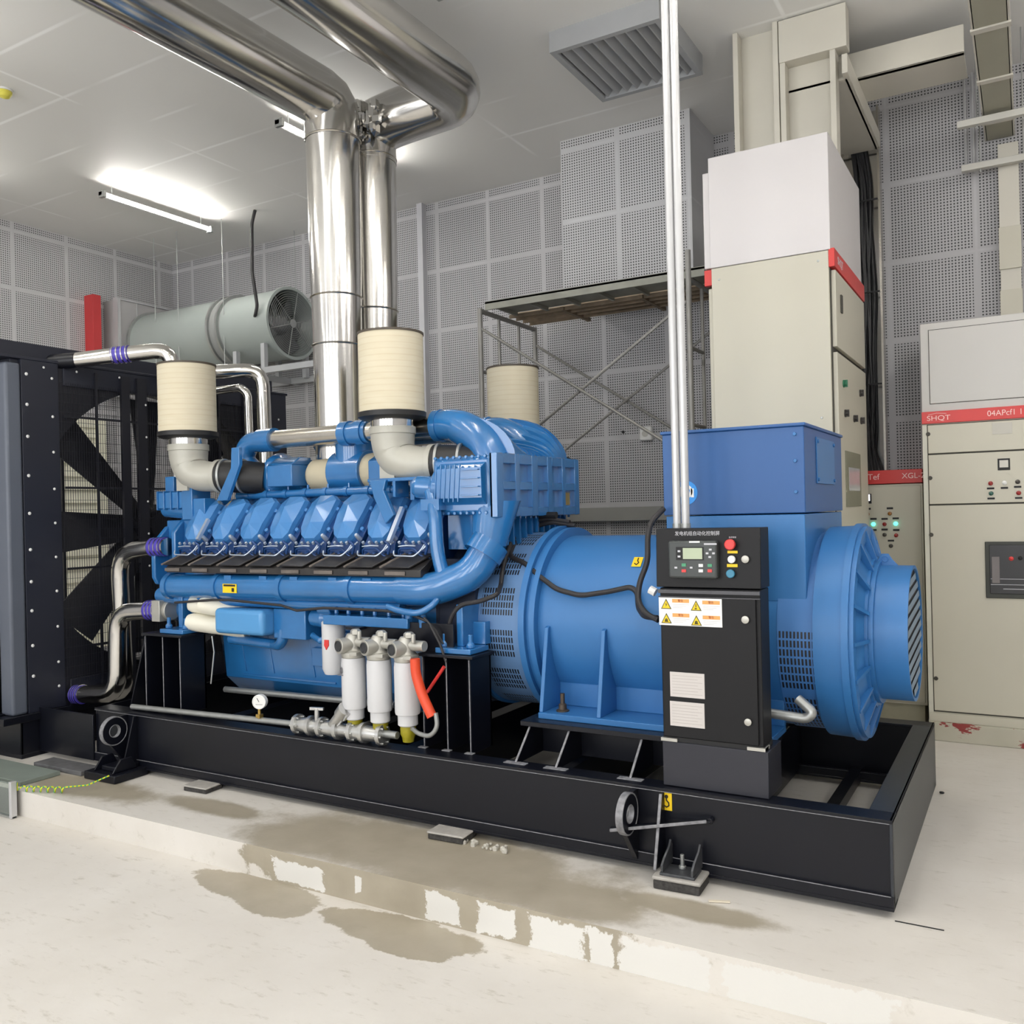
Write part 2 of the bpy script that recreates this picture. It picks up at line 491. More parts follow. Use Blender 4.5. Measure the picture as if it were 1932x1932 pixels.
# louvre in the left wall behind the radiator
lv = thing('air_outlet_louvre', 'cream slatted air outlet in the left wall behind the radiator', 'vent', (XL + .03, 4.8, .3))
MB().box(XL, XL + .05, 3.3, 3.4, .2, 2.75).box(XL, XL + .05, 6.3, 6.4, .2, 2.75).box(XL, XL + .05, 3.4, 6.3, 2.65, 2.75).box(XL, XL + .05, 3.4, 6.3, .2, .3).build('frame', LINERM, lv, smooth=False)
mb = MB()
for i in range(16):
    z = .36 + i * .145
    mb.prism([(XL + .011, z + .1), (XL + .04, z), (XL + .046, z + .006), (XL + .02, z + .11)], 'y', 3.4, 6.3)
mb.build('slat', LINERM, lv, smooth=False)
MB().box(XL + .002, XL + .01, 3.35, 6.35, .25, 2.7).build('backing_sheet', LINERM, lv, smooth=False)  # pale sheet added behind the slats to brighten the gaps

# tube lights
def tube_light(x, y, z, label):
    t = thing('tube_light', label, 'ceiling light', (x, y + .63, ZC), 'tube lights under the ceiling')
    MB().box(x - .022, x + .022, y, y + 1.27, z, z + .032).build('batten', WHITE, t, smooth=False)
    MB().cyl((x + .034, y + .03, z), (x + .034, y + 1.24, z), .014, n=12).build('tube', TUBEM, t)
    for yy in (y, y + 1.24): MB().box(x - .022, x + .05, yy, yy + .03, z - .02, z + .04).build('end_cap', GALV, t, smooth=False)
    for yy in (y + .12, y + 1.15): MB().cyl((x, yy, z + .03), (x, yy, ZC), .004, n=6).build('hanger', GALV, t)
TL = ['lit tube light hanging on its own above the radiator side', 'lit tube light half hidden behind the big exhaust pipes']
for i, (x, y, z) in enumerate(TUBES):
    tube_light(x, y, z, TL[i] if i < 2 else 'lit tube light on the ceiling behind the camera')


# ================================================================ skid base
YA, ZA = 4.54, .99           # the generator axis
SX0, SX1, SY0, SY1, SZ0, SZ1 = -5.36, -.483, 3.675, 5.43, .03, .378
sk = thing('generator_skid', 'long black steel skid frame under the blue generator set', 'steel frame', (-2.9, 4.55, .03))
for y0, y1, yo in ((SY0, SY0 + .11, SY0 + .012), (SY1 - .11, SY1, SY1 - .022)):
    m = MB().box(SX0, SX1, yo, yo + .01, SZ0, SZ1 - .006)
    m.box(SX0, SX1, y0, y1, SZ1 - .014, SZ1).box(SX0, SX1, y0 - .008, y1, SZ0, SZ0 + .014)
    m.box(SX0, SX1, y0 - .006, y0 + .03, SZ0 + .014, SZ0 + .055)
    if yo < 4: m.use(1).box(SX0, SX1 - .01, y0 - .0065, y0 - .0005, SZ0 + .053, SZ0 + .056).box(SX0, SX1 - .01, y0 - .001, y0 + .001, SZ1 - .016, SZ1 - .013)
    m.build('side_rail', [BLACKP, CHALK], sk, bevel=.002, seg=1)
m = MB().box(SX1 - .012, SX1, SY0 + .002, SY1, SZ0, SZ1).box(SX1 - .1, SX1, SY0 + .11, SY1 - .11, SZ1 - .014, SZ1)
m.build('end_beam', mat('end_beam_paint', (44, 48, 54), .4, 0, .15, 3), sk, bevel=.003)
MB().box(SX0, SX0 + .012, SY0 + .01, SY1, SZ0, SZ1).build('end_beam', BLACKP, sk)
for x in (-4.4, -3.4, -2.9, -2.0, -1.25): MB().box(x - .05, x + .05, SY0 + .03, SY1 - .03, SZ0 + .02, SZ1 - .03).build('cross_member', BLACKP, sk, smooth=False)
MB().box(-.92, -.86, SY0 + .03, SY1 - .03, SZ0, SZ0 + .06).build('cross_member', BLACKP, sk, smooth=False)
# pedestals under the alternator feet
for s in (0, 1):
    def yy(v): return 2 * YA - v if s else v
    def bx(m, x0, x1, a, b, z0, z1): return m.box(x0, x1, min(yy(a), yy(b)), max(yy(a), yy(b)), z0, z1)
    m = bx(MB(), -2.24, -1.0, 3.88, 4.12, .525, .55)
    for x in (-2.2, -1.98, -1.6, -1.2): m.prism([(yy(3.9), .526), (yy(4.1), .526), (yy(4.14), .37), (yy(3.74), .37)], 'x', x, x + .012)
    bx(m, -2.2, -1.0, 4.02, 4.034, .37, .53)
    m.use(1)
    for x in (-2.2, -1.98, -1.6):
        m.bar((x + .006, yy(3.9), .526), (x + .006, yy(3.74), .375), .012, .004); bx(m, x - .05, x + .07, 3.72, 3.76, .377, .381)
    m.build('alternator_pedestal', [BLACKP, CHALK], sk, bevel=.002, seg=1)
# engine stands
for X0, X1, w in ((-2.78, -2.48, 0.0), (-5.0, -4.66, .17)):
    for yn in (3.8, 5.28):
        y1 = yn + .2 if yn < 4.5 else yn - .2
        ya, yb = min(yn, y1), max(yn, y1)
        m = MB().prism([(X0, .868), (X1, .868), (X1, .37), (X0 - w, .37)], 'y', yb - .015, yb)
        m.box(X0 - .0, X0 + .012, ya, yb, .37, .868).box(X1 - .012, X1, ya, yb, .37, .868)
        m.box((X0 + X1) / 2 - .005, (X0 + X1) / 2 + .007, ya, yb, .37, .868)
        m.box(X0 - .02, X1 + .02, ya - .01, yb + .01, .855, .87)
        if w: m.prism([(X0, .86), (X0 + .012, .86), (X0 - w + .012, .37), (X0 - w, .37)], 'y', ya, yb)
        m.use(1)
        for x in (X0, (X0 + X1) / 2, X1 - .01):
            m.box(x, x + .006, ya - .003, ya, .38, .85)
            m.box(x - .02, x + .03, ya - .03, ya, .377, .382)
        m.build('engine_stand', [BLACKP, CHALK], sk, bevel=.002, seg=1)


def lug(x0, flip=1):
    """a lifting eye standing out from the rail with its stiffeners"""
    y = SY0 + .012
    m = MB()
    m.lathe2((x0, y - .1, .275), (1, 0, 0), [(0, .04), (0, .09), (.03, .09), (.03, .04)], 36)
    m.prism([(y, .36), (y - .06, .36), (y - .02, .275), (y - .05, .2), (y - .14, .2), (y - .02, .05), (y, .05)], 'x', x0 + .002, x0 + .028)
    m.use(1).lathe2((x0 - .002, y - .1, .275), (1, 0, 0), [(0, .084), (0, .091), (.034, .091), (.034, .084)], 36).lathe2((x0 + .005, y - .1, .275), (1, 0, 0), [(0, .037), (0, .041), (.028, .041), (.028, .037)], 30).use(0)
    return m
m = lug(-1.56)
m.use(0).prism([(SY0 + .012, .36), (SY0 - .02, .36), (SY0 - .11, .06), (SY0 + .012, .06)], 'x', -1.42, -1.408)
m.bar((-1.62, 3.57, .2), (-1.2, 3.68, .27), .05, .01)
m.use(1).bar((-1.414, SY0 - .02, .36), (-1.414, SY0 - .11, .06), .014, .006)
m.bar((-1.61, 3.545, .205), (-1.21, 3.65, .272), .006, .014)
m.use(0).cyl((-1.2, 3.66, .27), (-1.2, 3.69, .275), .014, n=12)
m.build('lifting_lug', [BLACKP, CHALK], sk, bevel=.002, seg=1)
m = lug(-5.06)
m.use(0).prism([(SY0 + .012, .36), (SY0 - .02, .36), (SY0 - .1, .06), (SY0 + .012, .06)], 'x', -4.95, -4.938)
m.build('lifting_lug', [BLACKP, CHALK], sk, bevel=.002, seg=1)
# yellow hook sign on the rail
hk = A(1258, 1512, y=SY0 + .011)
m = MB().box(hk.x - .024, hk.x + .024, SY0 + .0085, SY0 + .0115, hk.z - .038, hk.z + .038)
m.build('hook_sticker', YELLOW, sk, smooth=False)['label'] = 'yellow lifting hook sticker'
def hook(c, s, parent, nrm='y'):
    pts = [(c.x, c.y, c.z + .026 * s), (c.x, c.y, c.z + .006 * s), (c.x + .01 * s, c.y, c.z - .004 * s), (c.x + .011 * s, c.y, c.z - .016 * s),
           (c.x, c.y, c.z - .024 * s), (c.x - .012 * s, c.y, c.z - .017 * s), (c.x - .013 * s, c.y, c.z - .008 * s)]
    m = MB().tube(pts, .0032 * s, 6)
    m.lathe2((c.x, c.y - .002, c.z + .022 * s), (0, 1, 0), [(0, .004 * s), (0, .008 * s), (.004, .008 * s), (.004, .004 * s)], 12)
    m.build('hook_mark', BLACKINK, parent)
hook(Vector((hk.x, SY0 + .008, hk.z)), 1, sk)

# anti-vibration pads under the skid
def pad(name, x, y, lbl, wx=.2, wy=.1, h=.05, bracket=False, ang=0):
    t = thing(name, lbl, 'mounting pad', (x, y, 0), 'pads along the front of the skid')
    ca, sa = math.cos(ang), math.sin(ang)
    def q(dx, dy): return (x + dx * ca - dy * sa, y + dx * sa + dy * ca)
    def ob(m, x0, x1, y0, y1, z0, z1):
        return m.prism([q(x0, y0), q(x1, y0), q(x1, y1), q(x0, y1)], 'z', z0, z1)
    m = ob(MB(), -wx / 2, wx / 2, -wy / 2, wy / 2, 0.001, h * .72)
    m.use(1); ob(m, -wx / 2 - .004, wx / 2 + .004, -wy / 2 - .004, wy / 2 + .004, h * .72, h)
    m.build('rubber_block', [mat('pad_rubber', (72, 70, 68), .9, 0, .5, 60, 1.), mat('pad_top', (176, 172, 166), .8, 0, .2, 20, .5)], t, bevel=.006)
    if bracket:
        m = ob(MB(), -.075, .075, -.06, .05, h, h + .012)
        for dx in (-.07, .062):
            m.prism([(y - .055, h + .012), (y + .07, h + .012), (y + .07, h + .09), (y + .055, h + .115), (y + .035, h + .09), (y - .03, h + .06), (y - .055, h + .04)], 'x', x + dx, x + dx + .01)
        m.use(1).lathe((x, y + .02, h + .012), (0, 0, 1), [(0, .016), (.012, .016), (.012, .009), (.06, .009)], 12)
        m.build('steel_bracket', [mat('bracket_steel', (86, 88, 92), .45, .5, .3, 30), GALV], t, bevel=.002)
    return t
pad('isolation_pad', -1.31, 3.6, 'rubber pad with upright steel bracket near the right end of the skid', .2, .15, .055, True, .05)
pad('isolation_pad', -2.5, 3.63, 'bare grey rubber pad beneath the middle of the skid', .2, .13, .04, ang=.05)
pad('isolation_pad', -4.27, 3.62, 'small grey rubber pad under the skid left of the middle', .18, .13, .035, ang=.05)
m = MB().box(-5.14, -4.84, 3.44, 3.68, .001, .05).box(-5.05, -4.9, 3.5, 3.66, .05, .08)
for x in (-5.08, -4.9): m.prism([(3.46, .05), (3.64, .05), (3.6, .13), (3.52, .13)], 'x', x, x + .012)
tag(m.build('isolation_pad', BLACKP, None, bevel=.006), 'black steel foot beneath the left lifting lug of the skid', 'mounting pad', 'pads along the front of the skid')

# ================================================================ radiator
XRF = -5.95
rd = thing('radiator', 'tall dark navy radiator with meshed fan guard at the skid end', 'radiator', (-6.4, 4.8, .03))
RY0, RY1, RZ0, RZ1, RXB = 3.53, 6.1, .3, 2.7, -6.55
CYR, CZR, RR = 4.72, 1.56, 1.06
m = MB().box(RXB, XRF - .02, RY0, RY0 + .012, RZ0, RZ1).box(RXB, XRF - .02, RY1 - .012, RY1, RZ0, RZ1)
m.box(RXB, XRF - .02, RY0, RY1, RZ1 - .012, RZ1).box(RXB, XRF - .02, RY0, RY1, RZ0, RZ0 + .012)
m.build('side_panels', NAVY, rd, smooth=False)
# shroud plate: ring between the rectangle and the fan opening
n = 72
outer, inner = [], []
for i in range(n):
    a = 2 * PI * i / n; c, s = math.cos(a), math.sin(a)
    inner.append((CYR + RR * c, CZR + RR * s))
    t = min(((RY1 if c > 0 else RY0) - CYR) / c if abs(c) > 1e-6 else 9, ((RZ1 if s > 0 else RZ0) - CZR) / s if abs(s) > 1e-6 else 9)
    outer.append((CYR + t * c, CZR + t * s))
vs = [(XRF - .012, *p) for p in outer] + [(XRF - .012, *p) for p in inner] + [(XRF - .02, *p) for p in outer] + [(XRF - .02, *p) for p in inner] + [(XRF - .3, *p) for p in inner]
fs = []
for i in range(n):
    k = (i + 1) % n
    fs += [(i, k, n + k, n + i), (2 * n + i, 3 * n + i, 3 * n + k, 2 * n + k), (i, 2 * n + i, 2 * n + k, k), (n + i, n + k, 4 * n + k, 4 * n + i)]
MB().add(vs, fs).build('fan_shroud', GUARD, rd)
m = MB().box(XRF - .1, XRF, 3.588, 3.86, RZ0, RZ1 + .03)
m.box(XRF - .1, XRF, RY1 - .3, RY1, RZ0, RZ1 + .03).box(XRF - .02, XRF, RY0 + .37, RY1 - .3, RZ1 - .12, RZ1 + .03).box(XRF - .02, XRF, RY0 + .37, RY1 - .3, RZ0, RZ0 + .18)
m.build('front_frame', NAVY, rd, bevel=.003)
MB().box(XRF - .14, XRF + .002, 3.475, 3.586, RZ0, RZ1).build('corner_post', SLATE, rd, bevel=.02, seg=3)
MB().box(RXB, XRF - .145, 3.45, 3.47, RZ0, RZ1).build('outer_side_panel', NAVY, rd, smooth=False)
MB().box(RXB - .03, XRF + .004, RY0 - .1, RY1 + .02, RZ1 + .03, RZ1 + .05).box(RXB, XRF - .03, RY0, RY1, RZ1, RZ1 + .03).box(RXB, XRF - .07, RY0 - .05, RY1 - .1, RZ1 + .05, RZ1 + .16).build('top_tank', NAVY, rd, bevel=.004)
m = MB()
zz = [.55, .76, 1.0, 1.2, 1.42, 1.67, 1.93, 2.2, 2.42, 2.63]
for z in zz: m.ball((XRF + .002, 3.625, z), .012, 10, (.6, 1, 1))
for z in [.45, .62, .87, 1.12, 1.36, 1.6, 1.84, 2.1, 2.35, 2.62]: m.ball((XRF + .002, 3.81, z), .01, 10, (.6, 1, 1))
for z in [.7, .95, 1.25, 1.5, 1.75, 2.0, 2.25, 2.5]: m.ball((XRF + .02, 4.565, z), .009, 8, (.6, 1, 1)).ball((XRF + .002, RY1 - .1, z), .01, 8, (.6, 1, 1))
for y in [3.75, 4.0, 4.35, 4.7, 5.05, 5.4, 5.75]: m.ball((XRF + .004, y, RZ1 - .01), .009, 8, (.6, 1, 1))
m.build('rivets', WHITE, rd)['kind'] = 'stuff'
# guard wires
m = MB(); wr = .0013
y = RY0 + .34
while y < RY1 - .28:
    m.box(XRF + .01 - wr, XRF + .01 + wr, y - wr, y + wr, RZ0 + .15, RZ1 - .1); y += .019
z = RZ0 + .2
while z < RZ1 - .1:
    m.box(XRF + .012, XRF + .012 + 2 * wr, RY0 + .32, RY1 - .27, z - wr, z + wr); z += .07
m.build('guard_mesh', GUARD, rd, smooth=False)
m = MB()
for y in (4.15, 5.3): m.box(XRF, XRF + .012, y - .009, y + .009, RZ0, RZ1)
for y, wd in ((4.39, .035), (4.535, .042), (5.0, .02), (5.62, .05)): m.box(XRF - .006, XRF + .02, y - wd, y + wd, RZ0, RZ1)
for z in (.7, 1.27, 1.85, 2.36): m.box(XRF, XRF + .01, RY0 + .36, RY1 - .28, z - .008, z + .008)
m.build('guard_bars', GUARD, rd, smooth=False)
# fan
m = MB()
for k in range(8):
    a0 = 2 * PI * k / 8 + .03
    loops = []
    for rr_ in (.12, .4, .75, 1.0):
        half = .08 + .09 * rr_; tw = .13 * (1.15 - rr_ * .5)
        e = Vector((0, math.cos(a0), math.sin(a0))); tnv = Vector((0, -math.sin(a0), math.cos(a0)))
        c0 = Vector((XRF - .16, CYR, CZR)) + e * rr_
        p, q = c0 + tnv * half + Vector((tw * .5, 0, 0)), c0 - tnv * half - Vector((tw * .5, 0, 0))
        loops.append([p, q, q - Vector((.01, 0, 0)), p - Vector((.01, 0, 0))])
    m.loft(loops)
m.build('fan_blades', GUARD, rd, smooth=False)
MB().lathe((XRF - .26, CYR, CZR), (1, 0, 0), [(0, .17), (.16, .17), (.19, .12), (.24, .1), (.24, 0)], 28).build('fan_hub', GUARD, rd)
# rear stiffeners behind the fan
m = MB()
for y in (4.25, 5.3): m.box(RXB, RXB + .03, y - .01, y + .01, RZ0, RZ1)
m.build('rear_brace', GUARD, rd, smooth=False)
# its own sub-frame
m = MB().box(-7.0, XRF + .0, 3.53, 5.9, .0, .03).box(XRF - .012, XRF, 3.53, 5.9, .03, .3).box(-7.0, XRF, 3.53, 3.545, .03, .3).box(-7.0, XRF + .02, 3.4, 5.95, .25, .3)
m.box(XRF, SX0, 3.66, 3.675, .03, .33).box(XRF, SX0, 5.4, 5.43, .03, .33)
m.build('radiator_base', BLACKP, rd, bevel=.003)
MB().box(-6.25, -6.05, 3.33, 3.5, .3, .312).box(-6.2, -6.12, 3.36, 3.4, .312, .4).box(-6.2, -6.12, 3.44, 3.48, .312, .4).cyl((-6.2, 3.42, .37), (-6.1, 3.42, .37), .016, n=10).build('clamp_bracket', BLACKP, rd, bevel=.003)

# ================================================================ diesel engine
en = thing('diesel_engine', 'big blue sixteen-cylinder diesel engine in the middle of the skid', 'engine', (-3.9, 4.54, .42))
EX0, EX1 = -4.88, -2.86
MB().prism([(4.13, .88), (4.08, 1.1), (4.2, 1.42), (4.88, 1.42), (5.0, 1.1), (4.95, .88)], 'x', EX0, EX1).build('cylinder_block', BLUE, en, bevel=.01)
m = MB()
prof0 = [(4.14, .9), (4.17, .55), (4.3, .43), (4.78, .43), (4.91, .55), (4.94, .9)]
prof1 = [(4.2, .9), (4.25, .62), (4.35, .5), (4.73, .5), (4.83, .62), (4.88, .9)]
m.loft([[(-4.76, *p) for p in prof1], [(-4.66, *p) for p in prof0], [(-2.9, *p) for p in prof0], [(-2.84, *p) for p in prof1]])
m.box(-4.8, -2.84, 4.1, 4.16, .87, .9)
for x in (-4.5, -4.25, -3.9, -3.6): m.bar((x, 4.15, .84), (x + .03, 4.165, .6), .012)
m.box(-3.86, -3.74, 4.13, 4.16, .68, .79).box(-4.5, -3.7, 4.158, 4.17, .57, .58)
for x in (-4.6, -4.4, -4.2, -4.0, -3.8, -3.6, -3.4, -3.2, -3.0): m.bolt((x, 4.1, .885), (0, -1, 0), .01, .01)
m.build('oil_pan', BLUE, en, bevel=.008)
SL = Vector((0, .604, .797)); NN = Vector((0, -.797, .604))
XI = [-4.75 + .257 * i for i in range(8)]
for side in (0, 1):
    for i, xc in enumerate(XI):
        def T(a, s, d):
            p = Vector((xc + a, 4.0, 1.44)) + SL * s + NN * d
            if side: p.y = 2 * YA - p.y
            return p
        m = MB()
        out = [(-.05, .0), (.035, .0), (.07, .05), (.082, .13), (.105, .2), (.13, .31), (.09, .345), (-.02, .345), (-.075, .29), (-.103, .19), (-.105, .09), (-.085, .03)]
        def lp(k, d): return [T(a * k - .065 * s / .34 + .012, .16 + (s - .16) * k, d) for a, s in out]
        m.loft([lp(1.0, -.06), lp(1.0, .012), lp(.93, .04)], caps=False)
        top = lp(.93, .04); nn = len(out)
        c1, c2 = T(-.018, .11, .07), T(-.02, .22, .085)
        vs_ = top + [c1, c2]; fs_ = []
        for q in range(nn):
            q2 = (q + 1) % nn; cc = nn if (q in (0, 1, 2, 9, 10, 11)) else nn + 1
            fs_.append((q, q2, cc))
        fs_ += [(3, nn, nn + 1), (9, nn + 1, nn)]
        m.add(vs_, fs_)
        for a, s in ((-.112, .12), (.09, .1), (-.1, .34), (.085, .25)):
            c = T(a, s, -.02); m.lathe(c, NN if not side else Vector((0, -NN.y, NN.z)), [(0, .014), (.03, .014), (.034, .01)], 8)
        m.build('rocker_cover', mat('rocker_cover_blue', (70, 132, 194), .22, 0, .04, 3, coat=.5), en, smooth=False)
    m = MB()
    for xc in XI:
        pr = [(3.99, 1.33), (4.0, 1.43), (4.2, 1.69), (4.42, 1.7), (4.42, 1.3)]
        if side: pr = [(2 * YA - a, b) for a, b in pr]
        m.prism(pr, 'x', xc - .112, xc + .112)
        if not side:
            for a in (-.09, -.02, .05):
                m.lathe((xc + a, 3.995, 1.38), (0, -1, 0), [(0, .016), (.02, .016), (.03, .01)], 8)
            m.tube([(xc - .1, 3.98, 1.36), (xc - .08, 3.95, 1.41), (xc + .03, 3.94, 1.415), (xc + .07, 3.95, 1.37), (xc + .12, 3.97, 1.36)], .007, 6, bend=.02)
            m.tube([(xc + .06, 3.99, 1.44), (xc + .09, 3.93, 1.46), (xc + .125, 3.94, 1.43), (xc + .1, 3.95, 1.38)], .009, 6, bend=.02)
    m.build('cylinder_head', mat('engine_blue_deep', (24, 66, 124), .4, 0, .25, 14), en, bevel=.004)  # darker blue heads, deepened further to stand for shade between the covers
# bright fittings between the covers
m = MB()
for xc in XI:
    m.lathe((xc + .115, 3.99, 1.475), (0, -.8, .6), [(-.02, .014), (.02, .014), (.03, .009)], 10)
    m.tube([(xc - .07, 3.935, 1.425), (xc + .0, 3.925, 1.43), (xc + .05, 3.93, 1.428)], .004, 6)
    m.bar((xc + .06, 3.96, 1.4), (xc + .13, 3.965, 1.45), .008)
for xc in XI:
    m.tube([(xc - .1, 3.93, 1.4), (xc - .09, 3.915, 1.375), (xc + .05, 3.91, 1.372), (xc + .08, 3.93, 1.4), (xc + .1, 3.95, 1.44)], .0045, 6, bend=.015)
    for dx in (-.075, -.03, .02, .06): m.lathe((xc + dx, 3.955, 1.44), (0, -.6, .8), [(0, .009), (.014, .009), (.016, .006)], 6)
m.bar((XI[0] + .12, 3.93, 1.47), (XI[0] + .12, 4.02, 1.6), .022).bar((XI[6] + .125, 3.93, 1.45), (XI[6] + .125, 4.06, 1.64), .024)
m.build('injector_fittings', mat('fitting_metal', (196, 208, 224), .3, .6, .1), en)
# top rail with studs
m = MB().cyl((-4.62, 4.27, 1.752), (-3.2, 4.27, 1.752), .028, n=14).box(-4.9, -3.1, 4.3, 4.75, 1.66, 1.73)
x = -4.5
while x < -3.2:
    m.lathe((x, 4.27, 1.775), (0, 0, 1), [(0, .008), (.03, .008)], 8); m.cyl((x - .03, 4.27, 1.752), (x + .0, 4.27, 1.752), .034, n=14); x += .17
m.build('coolant_rail', BLUE, en)
m = MB().box(-4.72, -4.64, 4.2, 4.206, 1.735, 1.765).box(-3.05, -2.97, 4.15, 4.156, 1.725, 1.75)
m.build('yellow_tag', YELLOW, en, smooth=False)
# black panels over the exhaust
m = MB()
m.prism([(3.86, 1.262), (3.86, 1.3), (4.0, 1.375), (4.02, 1.365), (3.9, 1.26)], 'x', EX0 + .03, EX1 + .04)
for i in range(8):
    x0 = XI[i] - .09
    m.add([(x0 - .03, 3.858, 1.308), (x0 + .15, 3.858, 1.308), (x0 + .23, 3.985, 1.378), (x0 + .05, 3.985, 1.378),
           (x0 - .03, 3.85, 1.316), (x0 + .15, 3.85, 1.316), (x0 + .23, 3.977, 1.386), (x0 + .05, 3.977, 1.386)],
          [(0, 1, 2, 3), (4, 5, 6, 7), (0, 1, 5, 4), (1, 2, 6, 5), (2, 3, 7, 6), (3, 0, 4, 7)])
m.use(1)
for i in range(8):
    x0 = XI[i] - .09
    m.bar((x0 - .05, 3.852, 1.312), (x0 + .035, 3.978, 1.384), .012, .012).box(x0 - .02, x0 + .12, 3.853, 3.857, 1.27, 1.292)
m.build('exhaust_cover', [mat('cover_black', (46, 44, 44), .3, 0, .2, 10), mat('cover_edge', (120, 112, 106), .4, .3, .3, 10)], en, bevel=.002, seg=1)
# long blue manifold
m = MB()
x0 = -4.9; z0, z1 = 1.168, 1.19
m.cyl((x0, 3.93, z0), (-2.92, 3.93, z1), .078, n=28)
for x in (-4.88, -4.42, -3.87, -3.34, -2.98): m.cyl((x - .02, 3.93, z0 + (x - x0) * .011), (x + .02, 3.93, z0 + (x - x0) * .011), .087, n=28)
for x in (-4.3, -4.0, -3.75, -3.45, -3.2): m.box(x - .03, x + .03, 3.87, 4.1, 1.22, 1.25)
m.cyl((-5.06, 3.98, 1.1), (-4.8, 3.96, 1.09), .05, n=20).cyl((-4.85, 3.94, 1.08), (-3.0, 3.93, 1.085), .03, n=16)
m.build('intake_manifold', BLUE, en)
ms = MB().box(-4.32, -4.2, 3.848, 3.852, 1.145, 1.2); ms.use(1).box(-4.31, -4.21, 3.846, 3.849, 1.185, 1.196).box(-4.24, -4.22, 3.846, 3.849, 1.152, 1.175)
ms.build('yellow_label', [YELLOW, BLACKINK], en, smooth=False)
m = MB().tube([(-2.98, 3.93, 1.19), (-2.78, 3.93, 1.19), (-2.56, 3.98, 1.28), (-2.5, 4.04, 1.42)], .09, 24, bend=.16, k=8)
m.cyl((-2.525, 4.01, 1.37), (-2.495, 4.05, 1.44), .108, n=26)
m.loft([[(-2.5 + (.095 + .03 * t) * math.cos(a), 4.04 + .08 * t + (.095 + .03 * t) * math.sin(a), 1.42 + .2 * t) for a in [2 * PI * i / 24 for i in range(24)]] for t in (0, .5, 1, 1.2)])
m.build('charge_air_elbow', BLUE, en)
MB().tube([(-2.84, 4.0, 1.72), (-2.78, 3.95, 1.62), (-2.76, 3.93, 1.4), (-2.72, 3.93, 1.26)], .038, 16, bend=.08).box(-2.86, -2.74, 3.93, 4.05, 1.62, 1.68).build('vent_pipe', BLUE, en)
# intercooler
m = MB().box(-2.83, -2.45, 4.0, 4.95, 1.59, 1.905)
m.build('intercooler', BLUE, en, bevel=.025)
m = MB()
fx0, fx1, fy0, fy1, fz0, fz1 = -2.45, -2.405, 3.985, 4.965, 1.575, 1.915
def fy(t): return fy0 + (fy1 - fy0) * t
cols = [(.07, .2), (.25, .39), (.46, .58), (.64, .77), (.81, .94)]
zr = [(fz0 + .05, fz0 + .145), (fz0 + .19, fz0 + .285)]
m.box(fx0, fx0 + .015, fy0, fy1, fz0, fz1)
prev = 0
for a, b in cols + [(1, 1)]:
    m.box(fx0, fx1, fy(prev), fy(a), fz0, fz1); prev = b
for a, b in cols:
    for z0_, z1_ in ((fz0, zr[0][0]), (zr[0][1], zr[1][0]), (zr[1][1], fz1)): m.box(fx0, fx1 - .001, fy(a) - .001, fy(b) + .001, z0_, z1_)
m.build('intercooler_end', BLUE, en, bevel=.003, seg=1)
MB().box(fx0 + .014, fx0 + .017, fy(.83), fy(.92), fz0 + .06, fz0 + .135).build('brass_plate', BRASS, en, smooth=False)
m = MB()
m.prism([(4.02, 1.63), (3.95, 1.68), (3.945, 1.84), (4.02, 1.88)], 'x', -2.77, -2.48)
for k in range(4): m.box(-2.6, -2.49, 3.93, 3.96, 1.69 + k * .045, 1.697 + k * .045)
for k in range(6): m.bar((-2.78 + k * .03, 3.95, 1.66), (-2.76 + k * .03, 3.945, 1.86), .008)
m.lathe((-2.82, 4.06, 1.74), (-.9, -.35, .1), [(0, .1), (.03, .1), (.05, .065), (.13, .062), (.15, .045), (.16, 0)], 24)
for k in range(9): m.bolt((-2.8 + k * .04, 3.998, 1.9), (0, -1, 0), .01, .01).bolt((-2.8 + k * .04, 3.998, 1.6), (0, -1, 0), .01, .01)
for k in range(16): m.bolt((-2.46, 4.02 + k * .06, 1.575), (0, 0, -1), .008, .012)
for k in range(12): m.box(-2.5, -2.46, 4.1 + k * .07, 4.115 + k * .07, 1.42, 1.59)
m.box(-2.8, -2.5, 4.1, 4.9, 1.4, 1.59)
m.build('intercooler_side', BLUE, en, bevel=.003, seg=1)
for s in (0, 1):
    def yy(v): return v + .53 if s else v
    m = MB()
    m.tube([(-3.0, yy(4.3), 2.115), (-2.9, yy(4.3), 2.12), (-2.8, yy(4.3), 2.085), (-2.68, yy(4.3), 2.0), (-2.62, yy(4.3), 1.88)], .086, 28, bend=.1, r2=.12 if not s else .088)
    m.lathe((-3.0, yy(4.3), 2.115), (1, 0, 0), [(0, .095), (.04, .095)], 28)
    m.build('duct_elbow', BLUE, en)
m = MB(); loops = []; zt = lambda y: 1.96 + .2 * min(1, (abs(y - 4.57) / .28)) ** 2
def dprof(y, g): 
    p = []
    h = zt(y) - 1.9 + g; L = .27 + .12 * (h / .28) + g
    for k in range(9):
        a = PI / 2 * k / 8; p.append((-2.42 - L + L * math.sin(a) - .04, y, 1.9 + h * math.cos(a)))
    p.append((-2.46 - L, y, 1.9)); return p
ys = [4.28 + .64 * i / 24 for i in range(25)]
m.loft([dprof(y, 0) for y in ys])
for i in range(11):
    y = 4.45 + .045 * i; m.loft([dprof(y - .006, .035), dprof(y + .006, .035)])
m.build('ribbed_air_duct', BLUE, en)
